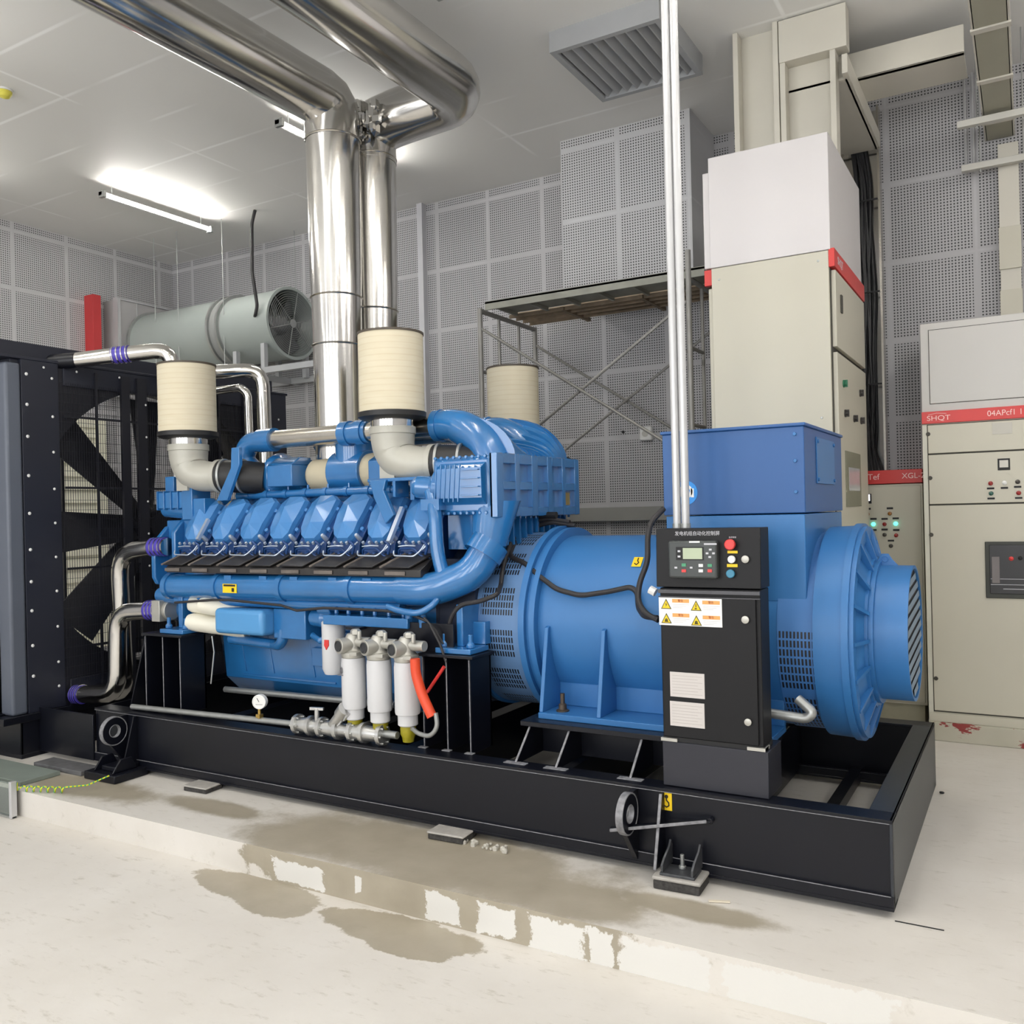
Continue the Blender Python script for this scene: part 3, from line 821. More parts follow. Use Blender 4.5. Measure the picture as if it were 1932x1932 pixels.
# charge-air pipe over the vee
m = MB()
for s in (0, 1):
    y = 4.3 if not s else 4.83
    MB().cyl((-4.4, y, 2.115), (-2.98, y, 2.115), .06, n=28).build('charge_air_pipe', STEEL, en)
m = MB()
m.tube([(-4.34, 4.3, 2.115), (-4.54, 4.3, 2.11), (-4.6, 4.3, 2.0), (-4.5, 4.32, 1.9)], .07, 20, bend=.08)
m.cyl((-4.43, 4.3, 2.115), (-4.3, 4.3, 2.115), .078, n=24).build('pipe_coupling', BLUE, en)
m = MB()
for x in (-3.68, -3.56): m.cyl((x - .03, 4.3, 2.115), (x + .03, 4.3, 2.115), .078, n=24)
m.cyl((-3.7, 4.3, 2.115), (-3.5, 4.3, 2.115), .069, n=24)
m.build('pipe_coupling', BLUE, en)
# turbocharger row in the vee
m = MB()
m.lathe((-4.4, 4.4, 1.87), (1, 0, 0), [(0, .1), (.02, .155), (.06, .165), (.1, .15), (.14, .12), (.3, .11), (.3, .1)], 30)
m.box(-4.3, -4.08, 4.22, 4.4, 1.8, 1.94).prism([(4.22, 1.94), (4.3, 1.99), (4.4, 1.99), (4.4, 1.94)], 'x', -4.3, -4.08)
m.build('turbo_compressor', BLUE, en, bevel=.006)
m = MB()
m.cyl((-3.86, 4.42, 1.88), (-3.6, 4.42, 1.88), .135, n=30).cyl((-3.73, 4.42, 1.88), (-3.73, 4.42, 2.08), .12, n=24)
m.build('turbo_barrel', BLUE, en, bevel=.006)
m = MB()
m.box(-3.44, -3.31, 4.2, 4.4, 1.78, 1.93).prism([(4.2, 1.93), (4.28, 1.97), (4.4, 1.97), (4.4, 1.93)], 'x', -3.44, -3.31)
m.build('junction_box', BLUE, en, bevel=.006)
MB().lathe((-4.08, 4.42, 1.87), (1, 0, 0), [(0, .08), (.03, .105), (.22, .115)], 26).build('lagged_housing', TAN, en)
m = MB()
m.lathe((-3.62, 4.42, 1.88), (1, 0, 0), [(0, .11), (.06, .115), (.16, .09), (.2, .05)], 26)
m.build('lagged_housing', TAN, en)
m = MB().prism([(-4.62, 1.72), (-4.52, 1.72), (-4.4, 1.95), (-4.4, 2.06), (-4.47, 2.06), (-4.48, 1.93)], 'y', 4.08, 4.11)
m.build('support_bracket', BLUE, en, bevel=.004)
m = MB()
m.prism([(-3.27, 1.8), (-3.15, 1.8), (-3.17, 1.74), (-3.1, 1.6), (-3.16, 1.55), (-3.24, 1.7)], 'y', 4.0, 4.03).box(-3.3, -2.9, 4.02, 4.18, 1.79, 1.81).box(-3.02, -2.99, 4.05, 4.15, 1.68, 1.8).box(-3.12, -3.1, 4.02, 4.15, 1.7, 1.8)
m.build('support_bracket', BLUE, en, bevel=.004)
MB().box(-3.5, -3.1, 4.95, 5.7, 1.77, 1.79).prism([(4.9, 1.3), (5.65, 1.77), (5.0, 1.77)], 'x', -3.3, -3.28).build('far_support_shelf', BLUE, en, bevel=.003)
# gear case at the radiator end
m = MB()
for x, z0_, z1_, ya in ((-5.04, 1.18, 1.64, 4.07), (-5.2, 1.16, 1.56, 4.03)):
    yb = 2 * YA - ya
    m.prism([(ya, z0_ + .05), (ya + .03, z0_), (yb - .03, z0_), (yb, z0_ + .05), (yb, z1_ - .12), (yb - .12, z1_), (ya + .12, z1_), (ya, z1_ - .12)], 'x', x - .02, x + .02)
m.box(-5.2, -4.87, 4.15, 4.9, 1.15, 1.6).lathe((-5.02, 4.1, 1.0), (-1, 0, 0), [(-.14, .09), (.0, .09), (.02, .07), (.1, .07)], 24)
m.build('gear_case', BLUE, en, bevel=.008)
m = MB().box(-5.2, -4.93, 4.08, 4.24, 1.68, 1.79).box(-4.93, -4.83, 4.06, 4.22, 1.6, 1.83).cyl((-5.2, 4.16, 1.68), (-4.95, 4.16, 1.66), .06, n=18)
for x in (-5.2, -5.13, -5.06, -4.99): m.box(x, x + .008, 4.068, 4.24, 1.67, 1.8)
m.box(-5.17, -5.08, 4.12, 4.25, 1.79, 1.9).box(-4.85, -4.72, 4.07, 4.16, 1.62, 1.74)
m.build('thermostat_housing', BLUE, en, bevel=.006)
# side equipment
m = MB().box(-4.4, -3.98, 3.84, 4.02, .89, 1.048)
m.build('oil_cooler', mat('cooler_blue', (80, 148, 204), .35, 0, .03, coat=.3), en, bevel=.03, seg=4)
m = MB().box(-3.98, -3.72, 3.93, 4.15, .87, 1.05).cyl((-4.45, 4.02, .83), (-4.05, 4.0, .82), .032, n=16).tube([(-4.05, 4.0, .82), (-3.98, 3.98, .82), (-3.93, 3.96, .87), (-3.93, 3.96, .93)], .034, 14, bend=.04)
m.lathe((-3.6, 3.98, 1.0), (1, 0, 0), [(-.1, .05), (0, .06), (.02, .045), (.12, .04)], 18).tube([(-3.68, 3.95, .9), (-3.58, 3.9, .88), (-3.5, 3.95, .9)], .02, 12)
m.cyl((-3.62, 3.95, 1.06), (-3.52, 3.95, 1.06), .035, n=14)
m.build('oil_pump', BLUE, en, bevel=.006)
m = MB().box(-3.5, -2.9, 3.84, 3.96, .985, 1.04)
for x in (-3.45, -3.36, -3.26, -3.17, -3.07, -2.97): m.lathe((x, 3.9, 1.04), (0, 0, 1), [(0, .012), (.03, .012), (.045, .007)], 10)
for x in (-2.92, -2.83): m.cyl((x, 3.88, .99), (x, 3.88, 1.09), .022, n=12)
m.tube([(-3.05, 3.86, 1.1), (-2.95, 3.84, 1.08), (-2.82, 3.84, 1.07), (-2.74, 3.86, 1.12), (-2.73, 3.9, 1.16)], .018, 12, bend=.05)
m.build('injection_pump', BLUE, en, bevel=.004)
m = MB().lathe((-2.87, YA, ZA), (1, 0, 0), [(0, .46), (.04, .5), (.16, .5), (.2, .46), (.34, .44)], 48).box(-2.86, -2.6, 4.05, 5.0, .82, 1.35)
m.build('flywheel_housing', mat('housing_dark_blue', (30, 40, 62), .5), en)
for X in (-2.6, -4.77):
    for s in (0, 1):
        m = MB()
        def yy(v): return 2 * YA - v if s else v
        a, b = sorted((yy(3.82), yy(4.0))); m.box(X - .11, X + .11, a, b, .872, .9)
        a, b = sorted((yy(3.9), yy(4.12))); m.box(X - .025, X + .015, a, b, .9, 1.12).box(X - .09, X + .09, min(yy(4.0), yy(4.14)), max(yy(4.0), yy(4.14)), .9, 1.02)
        for dx in (-.08, .08): m.lathe((X + dx, yy(3.87), .9), (0, 0, 1), [(0, .022), (.02, .022), (.03, .012), (.07, .012)], 10)
        m.build('engine_foot', BLUE, en, bevel=.004)
m = MB().cyl((-2.66, 3.9, .93), (-2.66, 3.9, 1.0), .014, n=10); m.use(1).cyl((-2.66, 3.9, .95), (-2.66, 3.9, .99), .016, n=10)
m.build('sensor', [BRASS, REDM], en)
# wiring hoses along the engine
def cable(name, pts, r, label, cat='cable', m_=CABLE, group=None, n=10, bend=.04):
    o = MB().tube(pts, r, n, bend=bend).build(name, m_); return tag(o, label, cat, group)
P = lambda lst, y: [A(u, v, y=y) for u, v in lst]
m = MB().tube(P([(432, 1132), (480, 1137), (530, 1142), (560, 1152), (610, 1147), (660, 1149), (720, 1152), (770, 1157), (805, 1172)], 3.845), .008, 8)
m.tube(P([(330, 1137), (400, 1132), (432, 1132)], 3.86), .008, 8)
m.tube(P([(812, 1180), (830, 1215), (842, 1250)], 3.8), .007, 8).tube(P([(800, 1165), (822, 1190), (836, 1215)], 3.83), .006, 8)
m.build('wiring_hose', CABLE, en)
MB().tube(P([(400, 1200), (404, 1230), (398, 1290)], 3.95), .005, 6).build('drain_tube', GALV, en)

# oil filters, cream spin-ons
OL = [('upper left of the three cream oil filters beside the oil cooler', -4.69, 3.93, 1.055, .34), ('upper right cream oil filter, its body running behind the manifold', -4.56, 3.9, 1.055, .4), ('lowest of the three cream oil filters', -4.68, 3.9, .945, .4)]
for i, (lb, x, y, z, L) in enumerate(OL):
    t = thing('oil_filter', lb, 'oil filter', (x, y, z), 'cream oil filters')
    d = Vector((.93, .33, -.12)).normalized()
    MB().lathe((x, y, z), d, [(-.03, 0), (-.028, .02), (-.015, .045), (.01, .055), (.05, .058), (L, .058)], 26).build('canister', OFFW, t)
    c = Vector((x, y, z)) + d * .16; s_ = Vector((-.2, -.75, -.6)).normalized()
    MB().ball(c + s_ * .052, .02, 12, (1.2, .35, .5)).build('printed_mark', LINEG, t)

# ---------------- fuel filters
def fuel_filter(u, lbl, big=True):
    p = A(u, 1290, y=3.75); x = p.x; y = 3.75
    t = thing('fuel_filter', lbl, 'fuel filter', (x, y, .55), 'white fuel filters hanging in a row')
    MB().lathe((x, y, .83), (0, 0, -1), [(0, .05), (.0, .064), (.03, .067), (.262, .067), (.274, .064), (.278, .054), (.282, .053), (.33, .053), (.336, .046)], 32).build('canister', mat('filter_white', (214, 214, 216), .35, 0, .02), t)
    MB().lathe((x, y, .5), (0, 0, -1), [(0, .042), (.05, .042), (.065, .034), (.09, .03), (.092, 0)], 12).build('water_bowl', AMBER, t)
    m = MB().lathe((x, y, .83), (0, 0, 1), [(0, .062), (.015, .066), (.03, .066), (.05, .045), (.11, .042), (.13, .03)], 28)
    m.cyl((x - .01, y - .02, .9), (x - .03, y - .085, .9), .042, n=22).cyl((x - .04, y, .915), (x + .12, y, .915), .028, n=14)
    m.lathe((x + .02, y, .955), (0, 0, 1), [(0, .03), (.02, .03), (.03, .02)], 6).box(x + .03, x + .08, y - .07, y, .85, .87).cyl((x + .07, y - .03, .935), (x + .07, y - .03, .98), .012, n=8)
    m.build('filter_head', ALU, t, bevel=.002)
    MB().lathe((x - .0302, y - .0855, .9), (-.25, -.82, 0), [(0, .03), (.006, .03), (.007, .024), (.003, .022)], 20).build('sight_cap', mat('cap_dark', (70, 72, 76), .3, .5), t)
    return t, x
t, x = fuel_filter(668, 'leftmost of the three white fuel filters with bowls, bearing a round grey emblem')
m = MB().lathe2((x - .035, 3.75 - .06, .765), (-.5, -.86, 0), [(0, .013), (0, .018), (.003, .018), (.003, .013)], 24).lathe2((x - .035, 3.75 - .06, .765), (-.5, -.86, 0), [(0, .0), (0, .008), (.003, .008), (.003, .0)], 16)
m.build('emblem', mat('emblem_grey', (120, 120, 126), .5), t)
MB().box(x - .06, x - .02, 3.75 - .0672, 3.75 - .05, .738, .742).build('emblem_caption', mat('emblem_grey', (120, 120, 126), .5), t, smooth=False)
t, x1 = fuel_filter(716, 'middle white fuel filter with an amber water bowl')
t, x2 = fuel_filter(768, 'white fuel filter beside the orange hose')
p = A(629, 1180, y=3.93)
t = thing('fuel_filter', 'plain white filter without a bowl, left of and behind the other white filters', 'fuel filter', (p.x, 3.93, .8), 'white fuel filters hanging in a row')
MB().lathe((p.x, 3.93, 1.0), (0, 0, -1), [(0, .055), (.01, .068), (.28, .068), (.31, .055), (.312, 0)], 30).build('canister', mat('filter_white', (214, 214, 216)), t)
MB().box(-3.25, -2.62, 3.86, 3.872, .87, 1.02).box(-3.3, -3.2, 3.8, 3.87, .97, .985).build('filter_plate', BLACKP, en, bevel=.002)
m = MB().prism([(-3.33, .93), (-3.3, .93), (-3.3, .9), (-3.318, .875), (-3.333, .9)], 'y', 3.66, 3.665)
m.build('red_tag', REDM, en, smooth=False)
cable('fuel_hose', P([(783, 1243), (784, 1270), (796, 1310), (815, 1352)], 3.68), .026, 'thick orange hose curving down beside the white fuel filters', 'hose', ORANGE, n=16)
cable('drain_hose', [A(822, 1345, y=3.68), A(826, 1372, y=3.68), A(812, 1390, y=3.68), A(788, 1384, y=3.7), A(776, 1372, y=3.74), (x2, 3.75, .43)], .012, 'bent steel drain hose looping under the right fuel filter', 'hose', GALV, n=12)
cable('red_fuel_line', P([(838, 1258), (822, 1282), (806, 1306)], 3.78), .009, 'thin red line slanting behind the orange hose', 'hose', REDM)

# ---------------- fuel/drain pipe with valves and gauge along the rail
vp = thing('drain_pipe', 'grey pipe with flanged valves running along the skid rail below the filters', 'pipe', (-3.7, 3.72, .43))
MB().cyl((-5.05, 3.73, .4), (-3.6, 3.73, .43), .017, n=14).cyl((-3.05, 3.73, .44), (-2.9, 3.73, .44), .02, n=14).cyl((-4.6, 4.1, .48), (-3.2, 4.1, .5), .02, n=12).build('pipe_run', GALV, vp)
m = MB()
for x in (-3.6, -3.5, -3.42, -3.3, -3.2, -3.12, -3.0): m.cyl((x - .012, 3.73, .43), (x + .012, 3.73, .432), .056, n=22)
m.lathe((-3.6, 3.73, .43), (1, 0, 0), [(0, .035), (.08, .045), (.15, .03), (.25, .045), (.35, .034), (.45, .045), (.6, .035)], 20)
m.cyl((-3.46, 3.73, .43), (-3.46, 3.73, .53), .014, n=10).bar((-3.5, 3.72, .53), (-3.42, 3.74, .53), .015).cyl((-3.36, 3.73, .43), (-3.24, 3.7, .54), .032, n=16).cyl((-3.26, 3.705, .52), (-3.22, 3.695, .56), .042, n=16)
for x in (-3.6, -3.42, -3.2, -3.0):
    for a in range(6):
        c = (x, 3.73 + .045 * math.cos(a * PI / 3), .43 + .045 * math.sin(a * PI / 3)); m.cyl((c[0] - .025, c[1], c[2]), (c[0] + .025, c[1], c[2]), .006, n=6)
m.build('valve_body', mat('valve_steel', (206, 206, 204), .3, .85, .1, 20), vp)
g = thing('pressure_gauge', 'round white pressure gauge standing on the pipe left of the valves', 'gauge', (-3.9, 3.72, .45))
MB().cyl((-3.9, 3.725, .43), (-3.9, 3.725, .5), .009, n=10).box(-3.915, -3.885, 3.71, 3.74, .44, .46).build('stem', BRASS, g)
gd = Vector((.35, -.93, 0))
MB().lathe((-3.9, 3.74, .533), gd, [(0, .042), (.03, .042), (.032, .038), (.028, .037), (.028, 0)], 32).build('dial', WHITE, g)
c = Vector((-3.9, 3.74, .533)) + gd * .0285
MB().bar(c + Vector((.0, 0, 0)), c + Vector((-.012, -.004, .022)), .003).bar(c + Vector((-.02, -.0075, -.015)), c + Vector((.02, .0075, -.015)), .0016).build('needle', BLACKINK, g)

# ================================================================ air cleaners
def air_cleaner(x, y, lbl, side=1):
    t = thing('air_cleaner', lbl, 'air filter', (x, y, 1.8), 'cream pleated air cleaners')
    MB().lathe((x, y, 2.19), (0, 0, 1), [(0, .187), (.445, .187)], 48).build('filter_element', PLEAT, t)
    MB().lathe((x, y, 2.16), (0, 0, 1), [(-.015, .12), (-.012, .17), (.0, .196), (.028, .196), (.03, .187)], 48).build('lower_seal', RUBBER, t)
    MB().lathe((x, y, 2.633), (0, 0, 1), [(0, .192), (.012, .192), (.014, .17), (.01, 0)], 48).build('end_cap', mat('endcap_dark', (74, 66, 56), .5), t)
    MB().lathe((x, y, 2.1), (0, 0, 1), [(0, .125), (.045, .125)], 32).build('clamp_band', CHROME, t)
    m = MB().lathe((x, y, 2.1), (0, 0, -1), [(-.005, .134), (.035, .134), (.037, .126)], 32)
    m.tube([(x, y, 2.1), (x, y, 2.0), (x + .03, y, 1.92), (x + .13, y + .02 * side, 1.885), (x + .24, y + .05 * side, 1.885)], .128, 28, bend=.08, r2=.098)
    m.lathe((x + .23, y + .05 * side, 1.885), (1, .2 * side, 0), [(0, .112), (.03, .112)], 28)
    m.box(x - .055, x + .05, y - .06, y + .05, 1.795, 1.96)
    m.build('intake_elbow', GREYCAST, t, bevel=.003)
    MB().tube([(x + .25, y + .05 * side, 1.885), (x + .36, y + .09 * side, 1.88), (x + .5, y + .2 * side, 1.86)], .108, 24, bend=.05).build('rubber_hose', RUBBER, t)
    m = MB()
    for k in (0, 1):
        m.lathe((x + .275 + .12 * k, y + (.055 + .045 * k) * side, 1.885 - .004 * k), (1, .35 * side, 0), [(0, .114), (.014, .114)], 26)
    m.build('hose_clamp', GALV, t)
    return t
air_cleaner(-4.9, 4.1, 'cream air cleaner at the radiator end of the engine')
air_cleaner(-3.17, 4.1, 'largest cream air cleaner, standing before the exhaust pipes')
p = A(968, 750, y=5.6); air_cleaner(p.x, 5.6, 'cream air cleaner on the far side of the engine before the scaffold', -1)

# ================================================================ alternator
al = thing('alternator', 'large blue round-bodied alternator at the right end of the skid', 'generator', (-1.6, YA, .55))
GR1 = slots('grille_left', (96, 132, 176), .016, .08, .46, -.34 - .46, 4, 0, ZA - .55, -2.57 + 1.6, -2.37 + 1.6)
m = MB().lathe((-2.62, YA, ZA), (1, 0, 0), [(0, .43), (0, .49), (.31, .49)], 72)
m.build('front_grille', GR1, al)
m = MB().lathe((-2.32, YA, ZA), (1, 0, 0), [(0, .49), (0, .525), (.035, .525), (.035, .5), (.06, .5), (.06, .515), (.09, .515), (.09, .47)], 72).lathe((-2.64, YA, ZA), (1, 0, 0), [(0, .44), (0, .505), (.025, .505), (.025, .49)], 72)
m.build('flange_ring', ABLUE, al)
MB().lathe((-2.24, YA, ZA), (1, 0, 0), [(0, .468), (1.3, .468)], 80).build('stator_drum', ABLUE, al)
GR2 = slots('grille_right', (60, 112, 172), .016, .085, .7, -.49 - .7, 7, 0, ZA - .55, -1, -.845 + 1.6, .11)
m = MB().lathe((-1.0, YA, ZA), (1, 0, 0), [(0, .475), (.2, .475)], 72)
m.build('rear_grille', GR2, al)
m = MB().lathe((-.84, YA, ZA), (1, 0, 0), [(0, .47), (0, .5), (.12, .505), (.12, .515), (.15, .515), (.15, .49)], 72)
m.build('end_bell', ABLUE, al)
m = MB().lathe((-.7, YA, ZA), (1, 0, 0), [(0, .47), (.05, .36), (.06, .335), (.085, .335), (.085, .3)], 72)
for k in range(18):
    a = 2 * PI * k / 18; c, s = math.cos(a), math.sin(a)
    m.bar((-.695, YA + .48 * c, ZA + .48 * s), (-.655, YA + .34 * c, ZA + .34 * s), .016, .06, up=(1, 0, 0))
m.lathe2((-.7, YA, ZA), (1, 0, 0), [(0, .44), (0, .5), (.03, .5), (.03, .44)], 72).lathe2((-.665, YA, ZA), (1, 0, 0), [(0, .325), (0, .355), (.03, .355), (.03, .325)], 60)
m.build('ribbed_end_shield', ABLUE, al)
m = MB().lathe2((-.66, YA, ZA), (1, 0, 0), [(0, .3), (0, .315), (.185, .315), (.185, .3)], 64)
m.prism([(YA + .02, ZA + .31), (YA + .1, ZA + .31), (YA + .03, ZA + .31)], 'x', -.6, -.59)
m.build('exciter_drum', ABLUE, al)
m = MB(); m.lathe((-.4865, YA, ZA), (1, 0, 0), [(0, .3), (.001, 0)], 48)
m.build('drum_interior', BLACKINK, al)  # black disc just behind the slats stands for shade inside the drum
m = MB()
k = -.27
tl = math.radians(5)
while k < .29:
    hw = math.sqrt(max(0, .297**2 - (abs(k) + .018)**2))
    q = []
    for dx in (0, -.0015):
        for (x_, y_, z_) in ((-.479, -hw, k - .014), (-.479, hw, k - .014), (-.481, hw, k + .014), (-.481, -hw, k + .014)):
            q.append((x_ + dx, YA + y_ * math.cos(tl) - z_ * math.sin(tl), ZA + y_ * math.sin(tl) + z_ * math.cos(tl)))
    m.add(q, [(0, 1, 2, 3), (4, 5, 6, 7), (0, 1, 5, 4), (2, 3, 7, 6), (0, 3, 7, 4), (1, 2, 6, 5)]); k += .052
m.build('louvre', mat('louvre_blue_grey', (122, 142, 160), .5), al, smooth=False)
def ear(x, r, m): 
    return m.prism([(YA - .07, ZA + r - .02), (YA + .07, ZA + r - .02), (YA + .03, ZA + r + .05), (YA - .03, ZA + r + .05)], 'x', x, x + .012).lathe2((x - .002, YA, ZA + r + .025), (1, 0, 0), [(0, .012), (0, .022), (.016, .022), (.016, .012)], 16)
m = MB(); m.prism([(-.67, ZA + .3), (-.53, ZA + .3), (-.57, ZA + .345), (-.585, ZA + .37), (-.615, ZA + .37), (-.63, ZA + .345)], 'y', YA - .006, YA + .006).lathe2((-.6, YA - .008, ZA + .345), (0, 1, 0), [(0, .01), (0, .016), (.016, .016), (.016, .01)], 14)
m.build('lifting_ear', ABLUE, al, bevel=.002)
# terminal box with lid
BX0, BX1, BY0, BY1 = -1.535, -.868, 4.1, 5.01
MB().box(BX0, BX1, BY0, BY1, 1.565, 1.955).box(BX0 - .008, BX1 + .008, BY0 - .008, BY1 + .008, 1.955, 1.97).build('terminal_box', mat('box_blue', (40, 88, 148), .45, 0, .03, 2), al, bevel=.004)
MB().box(BX0 + .01, BX1 - .005, BY0 + .004, BY1 - .004, 1.165, 1.56).build('terminal_skirt', ABLUE, al, bevel=.004)
m = MB().box(BX1, BX1 + .006, BY0 + .25, BY0 + .68, 1.7, 1.92)
for y in (BY0 + .27, BY0 + .66):
    for z in (1.72, 1.9): m.bolt((BX1 + .006, y, z), (1, 0, 0), .01, .006)
m.build('inspection_cover', ABLUE, al, bevel=.002)
for z in (1.66, 1.8, 1.92): MB().bolt((BX1 - .04, BY0, z), (0, -1, 0), .009, .006).build('box_bolt', ABLUE, al)
# blue round ear-protection sign
c = A(1294, 930, y=BY0)
t = MB().cyl((c.x, BY0, c.z), (c.x, BY0 - .002, c.z), .058, n=40)
t.use(1).lathe2((c.x, BY0 - .0025, c.z + .006), (0, 1, 0), [(0, .022), (0, .034), (.001, .034), (.001, .022)], 28).cyl((c.x, BY0 - .003, c.z), (c.x, BY0, c.z), .02, n=20)
t.use(0).cyl((c.x - .0, BY0 - .0035, c.z + .004), (c.x, BY0 - .001, c.z + .004), .0, n=3)
t.use(1).box(c.x - .04, c.x - .026, BY0 - .0025, BY0, c.z - .022, c.z + .02).box(c.x + .026, c.x + .04, BY0 - .0025, BY0, c.z - .022, c.z + .02)
t.build('ear_protection_sign', [CYAN, WHITE], al)
# feet
for s in (0, 1):
    m = MB()
    def yy(v): return 2 * YA - v if s else v
    a, b = sorted((yy(3.96), yy(4.2))); m.box(-2.18, -1.0, a, b, .55, .58)
    for x in (-2.18, -1.86, -1.5, -1.1):
        m.prism([(yy(3.97), .58), (yy(4.05), 1.0), (yy(4.12), 1.02), (yy(4.3), .7), (yy(4.3), .58)], 'x', x, x + .022)
    a, b = sorted((yy(4.17), yy(4.2))); m.box(-2.18, -1.0, a, b, .58, .7)
    m.build('mounting_foot', ABLUE, al, bevel=.003)
m = MB().lathe((-2.08, 4.04, .58), (0, 0, 1), [(0, .034), (.006, .034), (.01, .022), (.035, .02), (.04, .012), (.09, .012)], 14)
m.build('anchor_bolt', mat('bolt_dark', (84, 74, 64), .5, .6), al)
def decal(u, v, R, sx, sz, name, mats, parent):
    c = on_drum(u, v, YA, ZA, R); nrm = Vector((0, c.y - YA, c.z - ZA)).normalized(); up = Vector((1, 0, 0)).cross(nrm); 
    if up.z < 0: up = -up
    c = c + nrm * .003
    m = MB(); x = Vector((1, 0, 0))
    m.add([c + x * a * sx / 2 + up * b * sz / 2 + nrm * d for d in (0, .0015) for a, b in ((-1, -1), (1, -1), (1, 1), (-1, 1))], [(0, 1, 2, 3), (4, 5, 6, 7), (0, 1, 5, 4), (1, 2, 6, 5), (2, 3, 7, 6), (3, 0, 4, 7)])
    m.use(1)
    m.tube([c + nrm * .003 + up * .024, c + nrm * .003 + up * .006, c + nrm * .003 + x * .01 - up * .008, c + nrm * .003 - up * .022, c + nrm * .003 - x * .011 - up * .012], .003, 6)
    m.build(name, mats, parent, smooth=False)
decal(1203, 1061, .468, .05, .065, 'hook_sticker', [YELLOW, BLACKINK], al)
# cable conduits lying on the drum
C = lambda lst, R=.515: [on_drum(u, v, YA, ZA, R) for u, v in lst]
cable('control_cable', C([(1085, 992), (1040, 985), (1000, 995), (972, 1020), (962, 1045), (966, 1052), (990, 1062), (1015, 1085), (1050, 1112), (1095, 1124), (1150, 1116), (1190, 1107), (1203, 1118), (1204, 1146)], .5) + [A(1215, 1163, y=3.9), A(1240, 1166, y=3.86)], .0135, 'thick black cable sagging across the front of the alternator', 'cable')
cable('control_cable', C([(1075, 985), (1030, 978), (990, 990), (965, 1022), (955, 1048), (948, 1075), (945, 1105)], .53) + P([(938, 1122), (905, 1135), (870, 1140), (852, 1160), (846, 1190)], 3.9), .0125, 'black cable dropping from the alternator top towards the engine foot', 'cable')
cable('control_cable', [A(1252, 960, y=4.06), A(1228, 985, y=3.98), A(1222, 1010, y=3.95), A(1222, 1060, y=3.92), A(1206, 1100, y=3.9), A(1203, 1135, y=3.88), A(1218, 1158, y=3.86), A(1242, 1170, y=3.84)], .0135, 'black cable hanging down the left side of the control panel', 'cable')
cable('control_cable', C([(1050, 972), (1010, 972), (970, 990), (935, 1025), (915, 1060), (900, 1105)], .54), .02, 'thick black hose arching around the flywheel end of the alternator', 'cable', RUBBER)
MB().tube([A(1237, 1118, y=3.83), A(1226, 1112, y=3.83)], .02, 8).build('white_tie', WHITE, al)
MB().tube([(-1.02, 3.98, .68), (-.86, 3.98, .67), (-.83, 3.98, .7), (-.9, 4.0, .75)], .022, 12, bend=.03).build('drain_hose', GALV, al)

# ================================================================ control panel
cp = thing('control_cabinet', 'black upright control cabinet with digital controller in front of the alternator', 'control cabinet', (-1.19, 3.85, .38))
PX0, PX1, PY = -1.425, -.978, 3.72
MB().box(PX0, -.962, PY, 3.94, .38, .575).build('plinth_box', mat('plinth_charcoal', (38, 39, 48), .4, 0, .05), cp, bevel=.003)
m = MB(); 
m.use(1)
for a, b, z in ((PX0 - .004, PX0 + .07, .583), (PX1 - .07, PX1 + .006, .583)): m.box(a, b, PY - .006, PY + .05, z - .006, z + .008)
m.box(PX1 - .01, PX1 + .006, PY, PY + .07, .577, .59)
m.use(0).box(PX0, PX1, PY + .006, 3.86, .575, .595)
m.build('base_gap', [BLACKINK, ALU], cp, smooth=False)
MB().box(PX0 + .004, PX1 - .002, PY + .004, 3.86, .595, 1.25).build('cabinet_body', PANELBLK, cp, bevel=.003)
MB().box(PX0 + .012, PX1 - .02, PY - .008, PY + .003, .6, 1.215).build('door', PANELBLK, cp, bevel=.002)
m = MB().prism([(PY - .012, 1.255), (PY - .002, 1.51), (PY + .13, 1.51), (PY + .13, 1.255)], 'x', PX0 - .006, PX1 + .006)
m.build('instrument_box', PANELBLK, cp, bevel=.003)
MB().box(PX0 + .0, PX1, PY - .012, PY - .004, 1.228, 1.244).box(PX0, PX1, PY - .01, PY, 1.21, 1.215).build('seam_strip', mat('strip_grey', (78, 78, 82), .35, .3), cp, bevel=.001)
fz = lambda z: PY - .0125 + .01 * (z - 1.255) / .255       # the slightly tilted front of the instrument box
def fp(u, v): return A(u, v, y=PY - .008)
text('发电机组自动化控制屏', (A(1272, 1007, y=PY - .01).x, fz(1.49) - .001, A(1315, 1007, y=PY - .01).z), .0205, LINEG, cp, 'panel_title', sx=.98)
# the controller
ct = MB().box(fp(1266, 1050).x, fp(1357, 1050).x, PY - .045, PY, fp(1300, 1090).z, fp(1300, 1020).z)
ct.build('controller', mat('controller_grey', (64, 68, 68), .45), cp, bevel=.01, seg=3)
ctl = [o for o in bpy.data.objects if o.name.startswith('controller') and o.type == 'MESH'][-1]
def plate(u0, v0, u1, v1, m_, name, parent, yf=-.048, t=.003, bevel=0):
    a, b = A(u0, v0, y=PY + yf), A(u1, v1, y=PY + yf)
    o = MB().box(a.x, b.x, PY + yf, PY + yf + t, b.z, a.z).build(name, m_, parent, bevel=bevel); return o
plate(1275, 1032, 1328, 1057, BLACKINK, 'screen_frame', ctl, -.046)
plate(1288, 1034, 1325, 1055, SCREEN, 'lcd', ctl, -.048)
plate(1300, 1021, 1320, 1024, WHITE, 'brand_plate', ctl, -.047)
plate(1328, 1025, 1352, 1028, LINEG, 'caption', ctl, -.046, .002)
